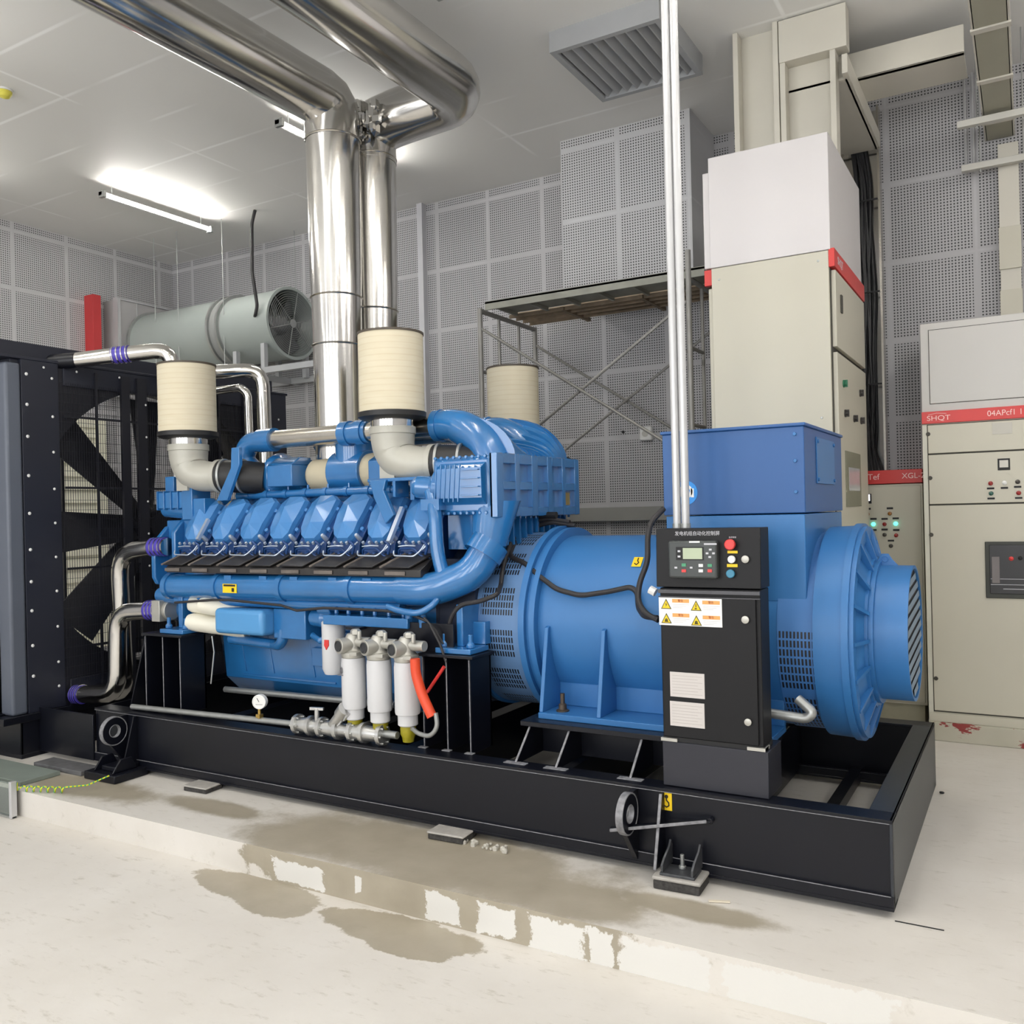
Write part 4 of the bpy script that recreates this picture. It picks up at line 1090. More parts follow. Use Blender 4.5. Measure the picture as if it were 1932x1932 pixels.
for (u, v, mm) in ((1290, 1066, GREENBTN), (1290, 1077, REDBTN), (1275, 1071, LINEG), (1304, 1071, LINEG), (1322, 1067, WHITE), (1322, 1077, WHITE), (1339, 1067, GREENBTN), (1339, 1077, REDBTN), (1340, 1037, LINEG), (1334, 1044, LINEG), (1346, 1044, LINEG), (1339, 1051, LINEG), (1281, 1040, LINEG), (1281, 1050, LINEG)):
    s = 2.2 if mm is LINEG else 3.6
    plate(u - s * 1.15, v - s * .8, u + s * 1.15, v + s * .8, mm, 'key', ctl, -.048, .004)
def knob(u, v, r, m_, name, d=.03):
    a = A(u, v, y=PY - .01); return MB().lathe((a.x, PY - .008, a.z), (0, -1, 0), [(0, r * .8), (d * .5, r * .8), (d * .55, r), (d, r), (d * 1.1, r * .85), (d * 1.1, 0)], 28).build(name, m_, cp)
knob(1380, 1027, .0225, REDBTN, 'emergency_stop')
knob(1382, 1055, .016, WHITE, 'key_switch', .02); knob(1407, 1055, .016, ALU, 'panel_lock', .012)
knob(1407, 1169, .016, ALU, 'door_lock', .012); knob(1412, 1362, .015, ALU, 'door_lock', .012)
knob(1380, 1082, .018, mat('teal_knob', (60, 130, 160), .35), 'selector_switch', .02)
for u0, v0, u1, v1 in ((1373, 1039, 1392, 1044), (1372, 1064, 1392, 1070)):
    a, b = A(u0, v0, y=PY - .01), A(u1, v1, y=PY - .01); MB().box(a.x, b.x, PY - .014, PY - .01, b.z, a.z).build('yellow_name_plate', YELLOW, cp, smooth=False)
text('急停按钮', (A(1374, 1014, y=PY - .012).x, fz(1.47) - .001, A(1380, 1014, y=PY - .01).z), .008, LINEG, cp, 'stop_caption')
# warning label on the door
a, b = A(1243, 1127, y=PY - .009), A(1363, 1184, y=PY - .009)
wl = MB().box(a.x, b.x, PY - .0105, PY - .008, b.z, a.z).build('warning_label', WHITE, cp, smooth=False)
wx, wz, ww, wh = a.x, b.z, b.x - a.x, a.z - b.z
for i, (fx, fzv) in enumerate(((.12, .76), (.6, .73), (.12, .24), (.6, .2))):
    cx_, cz_ = wx + ww * fx, wz + wh * fzv; r = wh * .2
    m = MB().prism([(cx_ - r, cz_ - r * .85), (cx_ + r, cz_ - r * .85), (cx_, cz_ + r)], 'y', PY - .0115, PY - .0104)
    m.use(1).prism([(cx_ - r * .75, cz_ - r * .7), (cx_ + r * .75, cz_ - r * .7), (cx_, cz_ + r * .7)], 'y', PY - .0122, PY - .0114)
    m.use(0)
    if i == 0: m.prism([(cx_ - .003, cz_ - r * .5), (cx_ + .006, cz_ - r * .0), (cx_ + .001, cz_), (cx_ + .003, cz_ + r * .35), (cx_ - .005, cz_ - .001), (cx_, cz_ - .001)], 'y', PY - .0128, PY - .0121)
    elif i == 1: m.box(cx_ - .002, cx_ + .002, PY - .0128, PY - .0121, cz_ - r * .25, cz_ + r * .35).box(cx_ - .006, cx_ + .004, PY - .0128, PY - .0121, cz_ - r * .6, cz_ - r * .35)
    else: m.lathe((cx_, PY - .0121, cz_ - r * .25), (0, -1, 0), [(0, .007), (.0007, .007)], 12).box(cx_ - .008, cx_ + .009, PY - .0128, PY - .0121, cz_ - r * .6, cz_ - r * .4)
    m.build('warning_triangle', [mat('ink_olive', (90, 86, 30), .6), YELLOW], wl, smooth=False)
    x0_, z0_ = cx_ + ww * (.1), cz_ + r * .35
    MB().box(x0_, x0_ + ww * .27, PY - .0115, PY - .0104, z0_, z0_ + wh * .13).build('orange_heading', ORANGEINK, wl, smooth=False)
    text('警告', (x0_ + ww * .135, PY - .012, z0_ + wh * .065), wh * .1, mat('ink_brown', (150, 70, 30)), wl, 'heading_text', ax='CENTER', ext=.0002)
    m = MB()
    for q in range(3): m.box(x0_ + .003, x0_ + ww * (.27 - .05 * q), PY - .0111, PY - .0104, z0_ - wh * (.07 + .06 * q), z0_ - wh * (.06 + .06 * q))
    m.build('fine_print', mat('print_pale', (196, 194, 196), .6), wl, smooth=False)
for v0, v1 in ((1267, 1319), (1322, 1375)):
    a, b = A(1264, v0, y=PY - .009), A(1330, v1, y=PY - .009)
    pt = MB().box(a.x, b.x, PY - .0105, PY - .008, b.z, a.z).build('rating_plate', PAPER, cp, smooth=False)
    m = MB()
    for q in range(7):
        z = a.z - (a.z - b.z) * (.14 + .12 * q); m.box(a.x + .01, b.x - .01 - .02 * (q % 2), PY - .0111, PY - .0104, z - .0006, z + .0006)
    m.build('printed_lines', mat('print_grey', (176, 168, 164), .6), pt, smooth=False)

# white conduits rising from the panel to the ceiling
for u0, u1, lb in ((1247, 1272, 'white conduit rising above the control panel, left one of the pair'), (1268, 1288, 'white conduit rising above the control panel, right one of the pair')):
    q = A((u1 - 1) + 7, 990, y=3.86)
    t = thing('cable_conduit', lb, 'pipe', (q.x, 3.86, 1.5), 'white conduits above the control panel')
    MB().cyl((q.x, 3.86, 1.505), (q.x, 3.86, ZC), .0185, n=18).build('pipe', WHITEPIPE, t)
    MB().cyl((q.x, 3.86, 1.505), (q.x, 3.86, 1.53), .022, n=18).build('fitting', GALV, t)


# ================================================================ coolant pipes
def pipe(name, pts, r, label, group, hoses=(), bend=.14, n=24, m_=CHROME):
    t = thing(name, label, 'pipe', pts[0], group)
    MB().tube(pts, r, n, bend=bend, k=5).build('pipe_run', m_, t)
    for (p, q) in hoses:
        m = MB().cyl(p, q, r * 1.08, n=24); m.build('silicone_hose', PURPLE, t)
        p, q = Vector(p), Vector(q); d = (q - p); m = MB()
        for f in (.04, .33, .62, .9): m.lathe(p + d * f, d, [(0, r * 1.14), (d.length * .07, r * 1.14)], 24)
        m.build('hose_clamp', CHROME, t)
    return t
G = 'polished coolant pipes at the radiator'
pipe('coolant_pipe', [(-5.08, 4.06, 1.42), (-5.2, 4.06, 1.42), (-5.6, 4.06, 1.38), (-5.62, 4.1, .36), (-5.93, 4.1, .36)], .06, 'polished pipe dropping from the upper violet hose at the engine front', G, [((-5.1, 4.06, 1.42), (-5.24, 4.06, 1.416))], .18)
pipe('coolant_pipe', [(-5.0, 3.98, 1.0), (-5.2, 3.98, .99), (-5.49, 3.96, .97), (-5.5, 3.95, .4), (-5.92, 3.93, .37)], .062, 'polished pipe bending from the lower violet hose down to the radiator foot', G, [((-5.07, 3.98, 1.0), (-5.19, 3.98, .992)), ((-5.86, 3.93, .373), (-5.94, 3.93, .368))], .15)
MB().box(-5.06, -4.98, 3.9, 4.06, .93, 1.07).cyl((-5.1, 3.98, 1.0), (-4.95, 3.98, 1.0), .066, n=20).build('pump_flange', ALU, en, bevel=.004)
pipe('coolant_pipe', [(-5.9, 3.95, 2.76), (-5.6, 4.1, 2.79), (-5.32, 4.32, 2.83), (-5.28, 4.34, 1.8)], .055, 'polished pipe leaving the radiator top behind the left air cleaner', G, [((-5.64, 4.08, 2.786), (-5.54, 4.14, 2.797))], .12)
MB().tube([(-6.05, 3.86, 2.75), (-5.88, 3.96, 2.762)], .056, 20).build('pipe_stub', BLACKP, rd)
pipe('coolant_pipe', [(-5.9, 4.7, 2.74), (-5.5, 4.9, 2.76), (-5.25, 5.13, 2.78), (-5.25, 5.16, 1.6)], .055, 'polished pipe arching over to the right of the left air cleaner', G, [], .14)
pipe('coolant_pipe', [(-5.9, 5.0, 2.63), (-5.35, 5.0, 2.63), (-5.3, 5.02, 2.58), (-5.3, 5.04, 1.6)], .032, 'thin polished pipe beside the larger arching one', G, [], .06)

# ================================================================ exhaust pipes
GE = 'big polished exhaust pipes'
def exhaust(label, y, top, seams):
    t = thing('exhaust_pipe', label, 'exhaust pipe', (-3.95, y, 2.0), GE)
    R = .17
    m = MB().lathe((-3.95, y, 1.9), (0, 0, 1), [(0, .16), (.95, .162), (1.3, R), (2.2, .178)], 48)
    m.build('riser', CHROME, t)
    m = MB().tube(top, .182, 44, bend=.16, k=3); m.build('overhead_run', CHROME, t)
    m = MB()
    for z in seams: MB().lathe((-3.95, y, z), (0, 0, 1), [(0, .168), (.006, .174), (.012, .168)], 48).build('seam_bead', STEEL, t)
    MB().lathe((-3.95, y, 4.08), (0, 0, 1), [(0, .18), (.008, .186), (.016, .18)], 48).build('seam_bead', STEEL, t)
exhaust('polished exhaust riser in front, turning overhead towards the camera', 4.54, [(-3.95, 4.54, 4.08), (-3.95, 4.54, 4.34), (-3.98, 4.3, 4.36), (-4.0, 1.0, 4.36)], [2.72, 3.04])
exhaust('polished exhaust riser behind, turning right overhead', 4.93, [(-3.95, 4.93, 4.06), (-3.95, 4.93, 4.3), (-3.75, 4.93, 4.33), (-3.25, 4.93, 4.35), (-3.16, 4.8, 4.36), (-3.16, 1.0, 4.36)], [3.02])
m = MB()
for k in range(34):
    a = random.uniform(-.1, .1); m.ball((-3.82 + a, 4.72 + random.uniform(-.06, .06), 4.26 + random.uniform(-.12, .12)), random.uniform(.03, .06), 6, (random.uniform(.5, 1.2), random.uniform(.5, 1.2), random.uniform(.6, 1.3)))
tag(m.build('foil_wrap', CHROME, smooth=False), 'crumpled shiny foil stuffed between the two exhaust bends', 'foil', None)

# ================================================================ axial fan and its duct
FY, FZ, FR = 6.9, 3.62, .36
fn = thing('axial_fan', 'round grey axial fan with wire guard at the end of the duct', 'fan', (-6.95, FY, FZ - FR))
MB().lathe2((-7.3, FY, FZ), (1, 0, 0), [(0, FR - .01), (0, FR), (.66, FR), (.66, FR + .018), (.7, FR + .018), (.7, FR - .012)], 56).build('housing', DUCTM, fn)
m = MB()
for k in range(7):
    a = 2 * PI * k / 7
    e = Vector((0, math.cos(a), math.sin(a))); q = Vector((0, -math.sin(a), math.cos(a)))
    lo = []
    for r in (.06, .2, .33):
        c = Vector((-6.82, FY, FZ)) + e * r; h = .05 + r * .16
        lo.append([c + q * h + Vector((.04, 0, 0)), c - q * h - Vector((.04, 0, 0)), c - q * h - Vector((.048, 0, 0)), c + q * h + Vector((.032, 0, 0))])
    m.loft(lo)
m.build('impeller', mat('impeller_grey', (110, 112, 114), .5), fn, smooth=False)
MB().lathe((-7.0, FY, FZ), (1, 0, 0), [(0, .1), (.22, .1), (.27, .07), (.28, 0)], 24).build('motor', mat('motor_grey', (90, 92, 96), .5), fn)
m = MB()
for r in [.06 + .022 * i for i in range(13)]: m.tube([(-6.605, FY + r * math.cos(a), FZ + r * math.sin(a)) for a in [2 * PI * i / 36 for i in range(37)]], .0022, 4, caps=False)
for k in range(6):
    a = 2 * PI * k / 6 + .3; m.cyl((-6.6, FY + .04 * math.cos(a), FZ + .04 * math.sin(a)), (-6.6, FY + .345 * math.cos(a), FZ + .345 * math.sin(a)), .004, n=6)
m.lathe((-6.61, FY, FZ), (1, 0, 0), [(0, .045), (.012, .045)], 20)
m.build('wire_guard', GALV, fn)
m = MB()
for s in (-.3, .3):
    m.bar((-7.12, FY + s, FZ - .28), (-7.12, FY + s, FZ - .52), .05).bar((-6.72, FY + s, FZ - .24), (-6.72, FY + s, FZ - .52), .05)
m.bar((-7.3, FY - .36, FZ - .53), (-5.9, FY - .36, FZ - .53), .05, .06).bar((-7.3, FY + .36, FZ - .53), (-5.9, FY + .36, FZ - .53), .05, .06).bar((-7.0, FY - .36, FZ - .53), (-7.0, YW, FZ - .53), .05, .06).bar((-5.95, FY - .36, FZ - .53), (-5.95, YW, FZ - .53), .05, .06)
m.build('steel_frame', mat('frame_light_grey', (186, 188, 190), .5, .1), fn, smooth=False)
dt = thing('air_duct', 'round pale green-grey air duct running from the left wall to the fan', 'air duct', (-8.0, FY, FZ - .37))
m = MB().lathe((-8.8, FY, FZ), (1, 0, 0), [(0, .37), (1.35, .37)], 56); m.build('duct_tube', DUCTM, dt)
for x in (-8.76, -7.48, -7.34): MB().lathe2((x, FY, FZ), (1, 0, 0), [(0, .36), (0, .395), (.03, .395), (.03, .36)], 56).build('flange', GALV, dt)
MB().lathe((-7.45, FY, FZ), (1, 0, 0), [(0, .37), (.04, .385), (.12, .37), (.15, .36)], 56).build('flexible_collar', mat('collar_cloth', (150, 152, 150), .8), dt)
pb = thing('plenum_box', 'large pale sheet-metal box joining the duct to the left wall', 'air duct', (-8.92, 6.9, 3.0))
MB().box(XL + .003, -8.8, 6.44, 7.38, 3.0, 4.1).build('box_body', PLENM, pb, bevel=.004)
MB().box(-8.86, -8.78, 6.42, 6.46, 3.0, 4.11).bar((-8.79, 6.46, 4.1), (-8.79, 7.38, 4.1), .02).box(-8.8, -8.79, 6.68, 6.69, 3.0, 4.1).build('edge_flange', WHITEPIPE, pb)
tag(MB().box(XL + .003, -8.9, 6.2, 6.3, 3.4, 4.12).build('fire_pipe_board', mat('red_post', (196, 60, 62), .5), bevel=.003), 'narrow red upright board on the left wall beside the duct box', 'board')
HR = [(288, 450, 'left'), (375, 485, ''), (437, 410, ''), (535, 450, '')]
for i, (x, y, zb, lb) in enumerate([(-8.35, 6.58, 2.6, 'thin steel rod hanging from the ceiling by the red board'), (-7.95, 6.56, 3.0, 'thin steel rod hanging in front of the round duct, second from the left'), (-7.25, 6.56, 3.1, 'thin steel rod hanging at the duct collar'), (-6.9, 7.26, 3.95, 'thin steel rod hanging behind the fan housing')]):
    tag(MB().cyl((x, y, zb), (x, y, ZC), .0045, n=6).build('hanger_rod', GALV), lb, 'rod', 'ceiling hanger rods')
cable('fan_cable', [(-6.76, 6.56, ZC), (-6.79, 6.54, 4.6), (-6.78, 6.52, 4.1), (-6.72, 6.52, 3.75), (-6.75, 6.52, 3.66), (-6.8, 6.56, 3.66)], .017, 'black cable dropping from the ceiling to the axial fan', 'cable', n=8)

# ================================================================ scaffold
sf = thing('scaffold', 'grey steel scaffold tower with plank deck against the back wall', 'scaffold', (-3.0, 6.72, 0))
SA, SB, SYN, SYF, SZ = -3.88, -2.1, 6.22, 7.16, 3.26
for x in (SA, SB):
    m = MB()
    for y in (SYN, SYF): m.cyl((x, y, 0.02), (x, y, SZ + (.2 if x == SB else .02)), .021, n=12)
    for y in (SYN + .3, SYF - .3): m.cyl((x, y, 1.6), (x, y, SZ - .55 if y < 6.7 else SZ - .55), .014, n=8)
    for z in (1.6, 2.2, 2.76): m.cyl((x, SYN, z), (x, SYN + .3, z), .014, n=8).cyl((x, SYF - .3, z), (x, SYF, z), .014, n=8)
    for y in (SYN + .3, SYF - .3): m.cyl((x, y, SZ - .6), (x, y, SZ), .014, n=8)
    m.cyl((x, SYN, SZ), (x, SYF, SZ), .02, n=10).cyl((x, SYN, .6), (x, SYF, .6), .018, n=10).cyl((x, SYN, 1.6), (x, SYF, 1.6), .018, n=10)
    m.build('end_frame', SCAFM, sf)
m = MB()
for y in (SYN, SYF):
    y2 = y + (.03 if y < 6.7 else -.03)
    m.cyl((SA, y, 3.12), (SB, y, 1.95), .0125, n=8).cyl((SA, y2, 1.95), (SB, y2, 3.12), .0125, n=8)
    m.ball(((SA + SB) / 2, (y + y2) / 2, 2.535), .018, 8)
m.build('cross_brace', SCAFM, sf)
m = MB().box(SA + .05, SB + .12, SYN + .0, SYN + .02, SZ, SZ + .07).box(SA + .05, SB + .12, SYN, SYN + .42, SZ + .05, SZ + .065)
for x in [SA + .1 + .3 * i for i in range(7)]: m.box(x, x + .02, SYN + .02, SYN + .42, SZ + .02, SZ + .05)
m.build('deck_plank', mat('plank_grey', (160, 160, 150), .7, .2, .2, 6), sf, smooth=False)
m = MB()
for y in (SYN + .45, SYN + .56, SYN + .68, SYN + .8): m.box(SA + .03, SB + .12, y, y + .08, SZ + .03, SZ + .055)
m.build('timber_plank', WOOD, sf, smooth=False)
m = MB()
for x in (SA + .55, SA + 1.25): m.bar((x, SYN + .4, SZ + .02), (x, SYF, SZ + .02), .03)
for y in (SYN + .43, SYN + .545, SYN + .665, SYN + .79): m.box(SA + .03, SB + .12, y, y + .015, SZ + .01, SZ + .04)
m.build('deck_rail', RUST, sf, smooth=False)
MB().cyl((SB + .02, SYF - .1, SZ + .1), (SB + .18, SYN + .1, SZ + .08), .016, n=8).build('loose_tube', mat('tube_dark', (70, 70, 68), .6), sf)

# ceiling grille
vt = thing('ceiling_vent', 'slanted grey louvred grille hanging at the ceiling', 'vent', (-2.4, 5.7, ZC))
MB().box(-2.66, -1.9, 5.2, 5.24, 4.6, ZC).box(-2.66, -1.9, 6.0, 6.04, 4.6, ZC).box(-2.66, -2.62, 5.24, 6.0, 4.6, ZC).box(-1.94, -1.9, 5.24, 6.0, 4.6, ZC).build('frame', mat('grille_grey', (168, 170, 172), .6), vt, smooth=False)
m = MB()
for k in range(9): m.prism([(-2.6 + k * .075, 4.61), (-2.55 + k * .075, 4.67), (-2.545 + k * .075, 4.665), (-2.592 + k * .075, 4.61)], 'y', 5.24, 6.0)
m.build('vane', mat('grille_grey', (168, 170, 172), .6), vt, smooth=False)
ys = thing('smoke_detector', 'small yellow round detector on the ceiling at the far left', 'detector', tuple(A(8, 170, z=ZC - .03)))
MB().lathe(A(8, 170, z=ZC), (0, 0, -1), [(0, .05), (.03, .05), (.05, .035), (.06, 0)], 24).build('detector_body', mat('detector_yellow', (230, 220, 90), .5), ys)
MB().lathe(A(8, 170, z=ZC), (0, 0, -1), [(0, .06), (.012, .06)], 24).build('mounting_ring', WHITE, ys)

# speaker on the back wall
sp = thing('wall_speaker', 'small white square speaker on the back wall behind the scaffold', 'speaker', (-2.93, 7.36, 2.26))
c = A(1218, 818, y=7.35)
MB().box(c.x - .055, c.x + .055, 7.34, 7.4, c.z - .06, c.z + .06).build('speaker_case', WHITE, sp, bevel=.012)
MB().lathe((c.x, 7.34, c.z), (0, -1, 0), [(0, .03), (.003, .03)], 20).build('speaker_grille', mat('grille_soft', (200, 198, 190), .6), sp)
c = A(1176, 815, y=7.4); tag(MB().lathe((c.x, 7.4, c.z), (0, -1, 0), [(0, .014), (.01, .012)], 12).build('wall_bolt', BLACKINK), 'small black dot fitting on the back wall left of the speaker', 'fitting')

# ================================================================ tall central cabinet
tc = thing('electrical_cabinet', 'tall beige cabinet with grey top box rising behind the alternator', 'cabinet', (-1.36, 6.1, 0), 'beige electrical cabinets')
TX0, TX1, TY0, TY1 = -1.722, -1.008, 5.55, 6.68
MB().box(TX0, TX1, TY0, TY1, 0, 3.115).build('cabinet_body', BEIGE, tc, bevel=.004)
MB().box(TX0 - .005, TX1 + .012, TY0 - .003, TY1 + .0, 3.118, 3.818).build('top_box', BOXGREY, tc, bevel=.004)
MB().box(TX0 - .05, TX0 - .006, TY0 + .02, TY1, 3.125, 3.735).build('top_box_rear_cover', BOXGREY, tc, bevel=.004)
MB().box(TX0 - .052, TX0 - .004, TY0 + .02, TY0 + .06, 3.015, 3.115).build('red_header', REDM, tc, bevel=.002)
MB().box(TX1, TX1 + .034, TY0 + .0, TY1 - .02, 3.015, 3.125).build('red_header', REDM, tc, bevel=.002)
text('SHQT', (TX1 + .0345, TY0 + .1, 3.07), .07, LINEG, tc, 'header_lettering', rot=(PI / 2, 0, PI / 2))
m = MB().box(TX1 + .004, TX1 + .03, TY0 + .045, TY1 - .03, 2.545, 3.005)
m.build('upper_door', BEIGE, tc, bevel=.003)
ud = MB().box(TX1 + .004, TX1 + .03, TY0 + .045, TY1 - .03, .1, 2.512).build('main_door', BEIGE, tc, bevel=.003)
MB().box(TX0 - .034, TX0 - .004, TY0 + .045, TY1 - .03, .1, 3.0).build('rear_door', BEIGE, tc, bevel=.003)
MB().box(TX1 - .0, TX1 + .004, TY0 + .02, TY1 - .01, .05, 3.01).build('door_gap', SEAM, tc, smooth=False)
MB().box(TX1 + .03, TX1 + .04, TY0 + .18, TY0 + .22, 2.77, 2.88).build('door_lock', SEAM, tc, bevel=.002)
m = MB()
for (y, z) in ((TY0 + .03, 3.0), (TY0 + .0, 3.0)): pass
for x, z in ((TX0 + .05, 3.04), (TX1 - .06, 3.06), (TX1 - .06, 2.12), (TX0 + .05, 2.02)): MB().lathe((x, TY0, z), (0, -1, 0), [(0, .008), (.003, .006)], 10).build('screw', GALV, tc)
def onx(u, v): return A(u, v, x=TX1 + .03)
for (u, v, mm, nm) in ((1591, 724, mat('switch_green', (40, 110, 80), .4), 'push_button'), (1622, 742, mat('switch_dark', (50, 46, 44), .4), 'selector_switch'), (1594, 780, mat('switch_dark', (50, 46, 44), .4), 'selector_switch'), (1611, 790, mat('switch_dark', (50, 46, 44), .4), 'selector_switch'), (1624, 794, mat('switch_dark', (50, 46, 44), .4), 'selector_switch')):
    c = onx(u, v); m = MB().lathe((TX1 + .03, c.y, c.z), (1, 0, 0), [(0, .024), (.008, .024), (.009, .016), (.022, .016)], 16)
    m.box(TX1 + .03, TX1 + .056, c.y - .006, c.y + .006, c.z - .022, c.z + .022); m.build(nm, mm, tc)
a, b = onx(1594, 850), onx(1624, 955)
MB().box(TX1 + .028, TX1 + .036, a.y, b.y, b.z + .0, a.z).build('window_frame', mat('window_frame_olive', (130, 130, 112), .5), tc, bevel=.002)
MB().box(TX1 + .034, TX1 + .038, a.y + .09, b.y - .06, b.z + .1, a.z - .1).build('window_pane', mat('window_pale', (196, 198, 200), .15), tc, smooth=False)
# wide trays rising from the cabinet to the ceiling
def tray_v(name, x0, x1, y, z0, z1, lb, m_=TRAYM, grp='beige cable trays'):
    t = thing(name, lb, 'cable tray', ((x0 + x1) / 2, y, z0), grp)
    MB().box(x0, x1, y, y + .012, z0, z1).build('tray_back', m_, t, smooth=False)
    MB().box(x0, x0 + .035, y - .1, y + .0, z0, z1).box(x1 - .035, x1, y - .1, y + .0, z0, z1).build('tray_side', m_, t, bevel=.003)
    return t
tray_v('cable_tray', -1.645, -1.35, 5.98, 3.819, ZC, 'beige upright cable tray above the tall cabinet, left one of the two')
tray_v('cable_tray', -1.345, -1.0, 5.99, 3.819, 4.5, 'beige upright cable tray above the tall cabinet, right one with the turn')
t = thing('cable_tray', 'beige tray bridging from the tall cabinet to the back wall under the ceiling', 'cable tray', (-1.1, 6.6, 4.3), 'beige cable trays')
MB().box(-1.345, -.95, 5.99, 7.3, 4.3, 4.315).build('tray_back', TRAYM, t, smooth=False)
MB().box(-.965, -.93, 5.9, 7.3, 4.3, 4.42).box(-1.345, -1.31, 6.0, 7.3, 4.3, 4.42).box(-1.345, -.93, 5.88, 5.99, 4.46, 4.73).box(-1.3, -.3, 6.3, 6.34, 4.42, 4.6).box(-1.3, -.3, 6.3, 6.7, 4.42, 4.43).build('tray_side', TRAYM, t, bevel=.003)

# shiny upright cable tray with the cable bundle
st = thing('steel_cable_tray', 'shiny steel upright tray carrying black cables beside the tall cabinet', 'cable tray', (-1.1, 7.3, 1.84))
MB().box(-1.2, -.94, 7.36, 7.372, 1.8, 4.62).build('tray_back', CHROME, st, smooth=False)
MB().box(-1.205, -1.19, 7.26, 7.372, 1.8, 4.62).box(-.95, -.935, 7.26, 7.372, 1.8, 4.62).build('tray_side', STEEL, st, smooth=False)
m = MB()
for z in (3.9, 3.2, 2.5): m.box(-1.13, -.95, 7.24, 7.25, z, z + .012)
m.build('cable_tie', BLACKINK, st, smooth=False)
for i in range(16):
    fx = -1.1 + .012 * (i % 8) + random.uniform(-.004, .004); fy_ = 7.34 - .02 * (i // 8)
    pts = [(fx - .06 + random.uniform(-.02, .04), fy_ + .0, 4.45)]
    for z in (4.1, 3.7, 3.2, 2.8, 2.4, 2.1): pts.append((fx + random.uniform(-.02, .03) - (.015 if z < 3 else 0), fy_ - random.uniform(0, .02), z))
    pts.append((fx + random.uniform(-.08, .1), 7.16, 1.8))
    cable('power_cable', pts, .0115, 'black power cable in the bundle on the shiny upright tray', 'cable', mat('power_cable_black', (28, 28, 32), .4), 'black cables in the upright bundle', 8, bend=.15)

# ================================================================ low cabinet with lamps, behind
lc = thing('electrical_cabinet', 'lower beige cabinet with two glowing green lamps behind the exciter drum', 'cabinet', (-.95, 7.1, 0), 'beige electrical cabinets')
LX0, LX1, LY = -1.35, -.66, 6.95
MB().box(LX0, LX1, LY, 7.3, .15, 1.735).build('cabinet_body', BEIGE, lc, bevel=.003)
MB().box(LX0, LX1, LY - .012, 7.3, 1.74, 1.838).build('red_header', REDM, lc, bevel=.002)
c = A(1634, 896, y=LY - .012); text('ATef', (c.x - .03, LY - .013, 1.79), .06, mat('header_pink', (250, 210, 205), .6), lc, 'header_lettering')
c = A(1704, 892, y=LY - .012); text('XGL-2', (c.x - .01, LY - .013, 1.79), .055, mat('header_pink', (250, 210, 205), .6), lc, 'header_lettering')
MB().box(LX0 + .01, LX1 - .012, LY - .01, LY, .17, 1.72).build('door', BEIGE, lc, bevel=.003)
MB().box(LX0 + .02, LX1 - .02, LY + .02, 7.3, 0, .15).build('plinth', mat('plinth_cream_dirty', (176, 172, 150), .6, 0, .15), lc, smooth=False)
def lampat(u, v, r, m_, parent, y, name='indicator_lamp'):
    c = A(u, v, y=y); MB().lathe((c.x, y, c.z), (0, -1, 0), [(0, r * 1.3), (.006, r * 1.3), (.007, r), (.02, r * .9), (.024, 0)], 18).build(name, m_, parent)
def markat(u, v, w_, h_, m_, parent, y, name='caption'):
    a, b = A(u - w_ / 2, v - h_ / 2, y=y), A(u + w_ / 2, v + h_ / 2, y=y); MB().box(a.x, b.x, y - .002, y, b.z, a.z).build(name, m_, parent, smooth=False)
y = LY - .01
DIM = mat('lamp_amber_dim', (150, 100, 40), .3); DRED = mat('lamp_red_dim', (150, 40, 40), .3); DKB = mat('button_dark', (70, 66, 60), .4)
markat(1637, 941, 15, 18, BLACKINK, lc, y, 'meter_frame'); markat(1637, 939, 9, 12, WHITELAMP, lc, y - .002, 'meter_display')
for u, v, mm in ((1637, 970, DIM), (1679, 969, DIM), (1648, 989, GREENLAMP), (1669, 989, DRED), (1690, 988, GREENLAMP), (1648, 1010, DRED), (1669, 1009, DKB), (1691, 1010, DRED), (1638, 1030, DKB), (1681, 1030, DKB)):
    lampat(u, v, .011, mm, lc, y); markat(u, v - 10, 12, 3.4, BLACKINK, lc, y)

# ================================================================ switchgear at the right
sg = thing('switchgear_cabinet', 'large beige switchgear cabinet with red header strip at the right edge', 'cabinet', (-.1, 6.95, 0), 'beige electrical cabinets')
RX0, RX1, RY = -.62, .43, 6.6
MB().box(RX0, RX1, RY, 7.35, .03, 2.2).build('cabinet_body', BEIGE, sg, bevel=.003)
m = MB().box(RX0 + .0, RX1, RY - .004, 7.35, 2.2, 2.8); m.build('bus_box', CABGREY, sg, bevel=.004)
MB().box(RX0 + .05, RX1 - .05, RY - .0055, RY - .003, 2.255, 2.755).build('bus_box_gap', SEAM, sg, smooth=False)
MB().box(RX0 + .054, RX1 - .054, RY - .01, RY - .003, 2.259, 2.751).build('bus_box_cover', CABGREY, sg, bevel=.002)
MB().box(RX0 + .0, RX1, RY - .022, RY, 2.125, 2.205).build('red_header', REDM, sg, bevel=.002)
PK = mat('header_pink', (250, 210, 205), .6)
c = A(1748, 781, y=RY - .022); text('SHQT', (c.x, RY - .023, 2.158), .046, PK, sg, 'header_lettering', sx=1.2)
MB().tube([(c.x + .01, RY - .023, 2.183), (c.x + .06, RY - .023, 2.192), (c.x + .12, RY - .023, 2.186)], .0015, 5).build('logo_swoosh', PK, sg)
c = A(1862, 771, y=RY - .022); text('04APcf1 1', (c.x, RY - .023, 2.165), .052, PK, sg, 'header_lettering', sx=.95)
for z0_, z1_, nm in ((1.925, 2.115, 'upper_door'), (1.585, 1.915, 'instrument_door'), (.2, 1.575, 'main_door')):
    d = MB().box(RX0 + .035, RX1 - .03, RY - .014, RY, z0_, z1_).build(nm, BEIGE, sg, bevel=.003)
MB().box(RX0 + .03, RX1 - .025, RY - .001, RY + .001, .19, 2.12).build('door_gap', SEAM, sg, smooth=False)
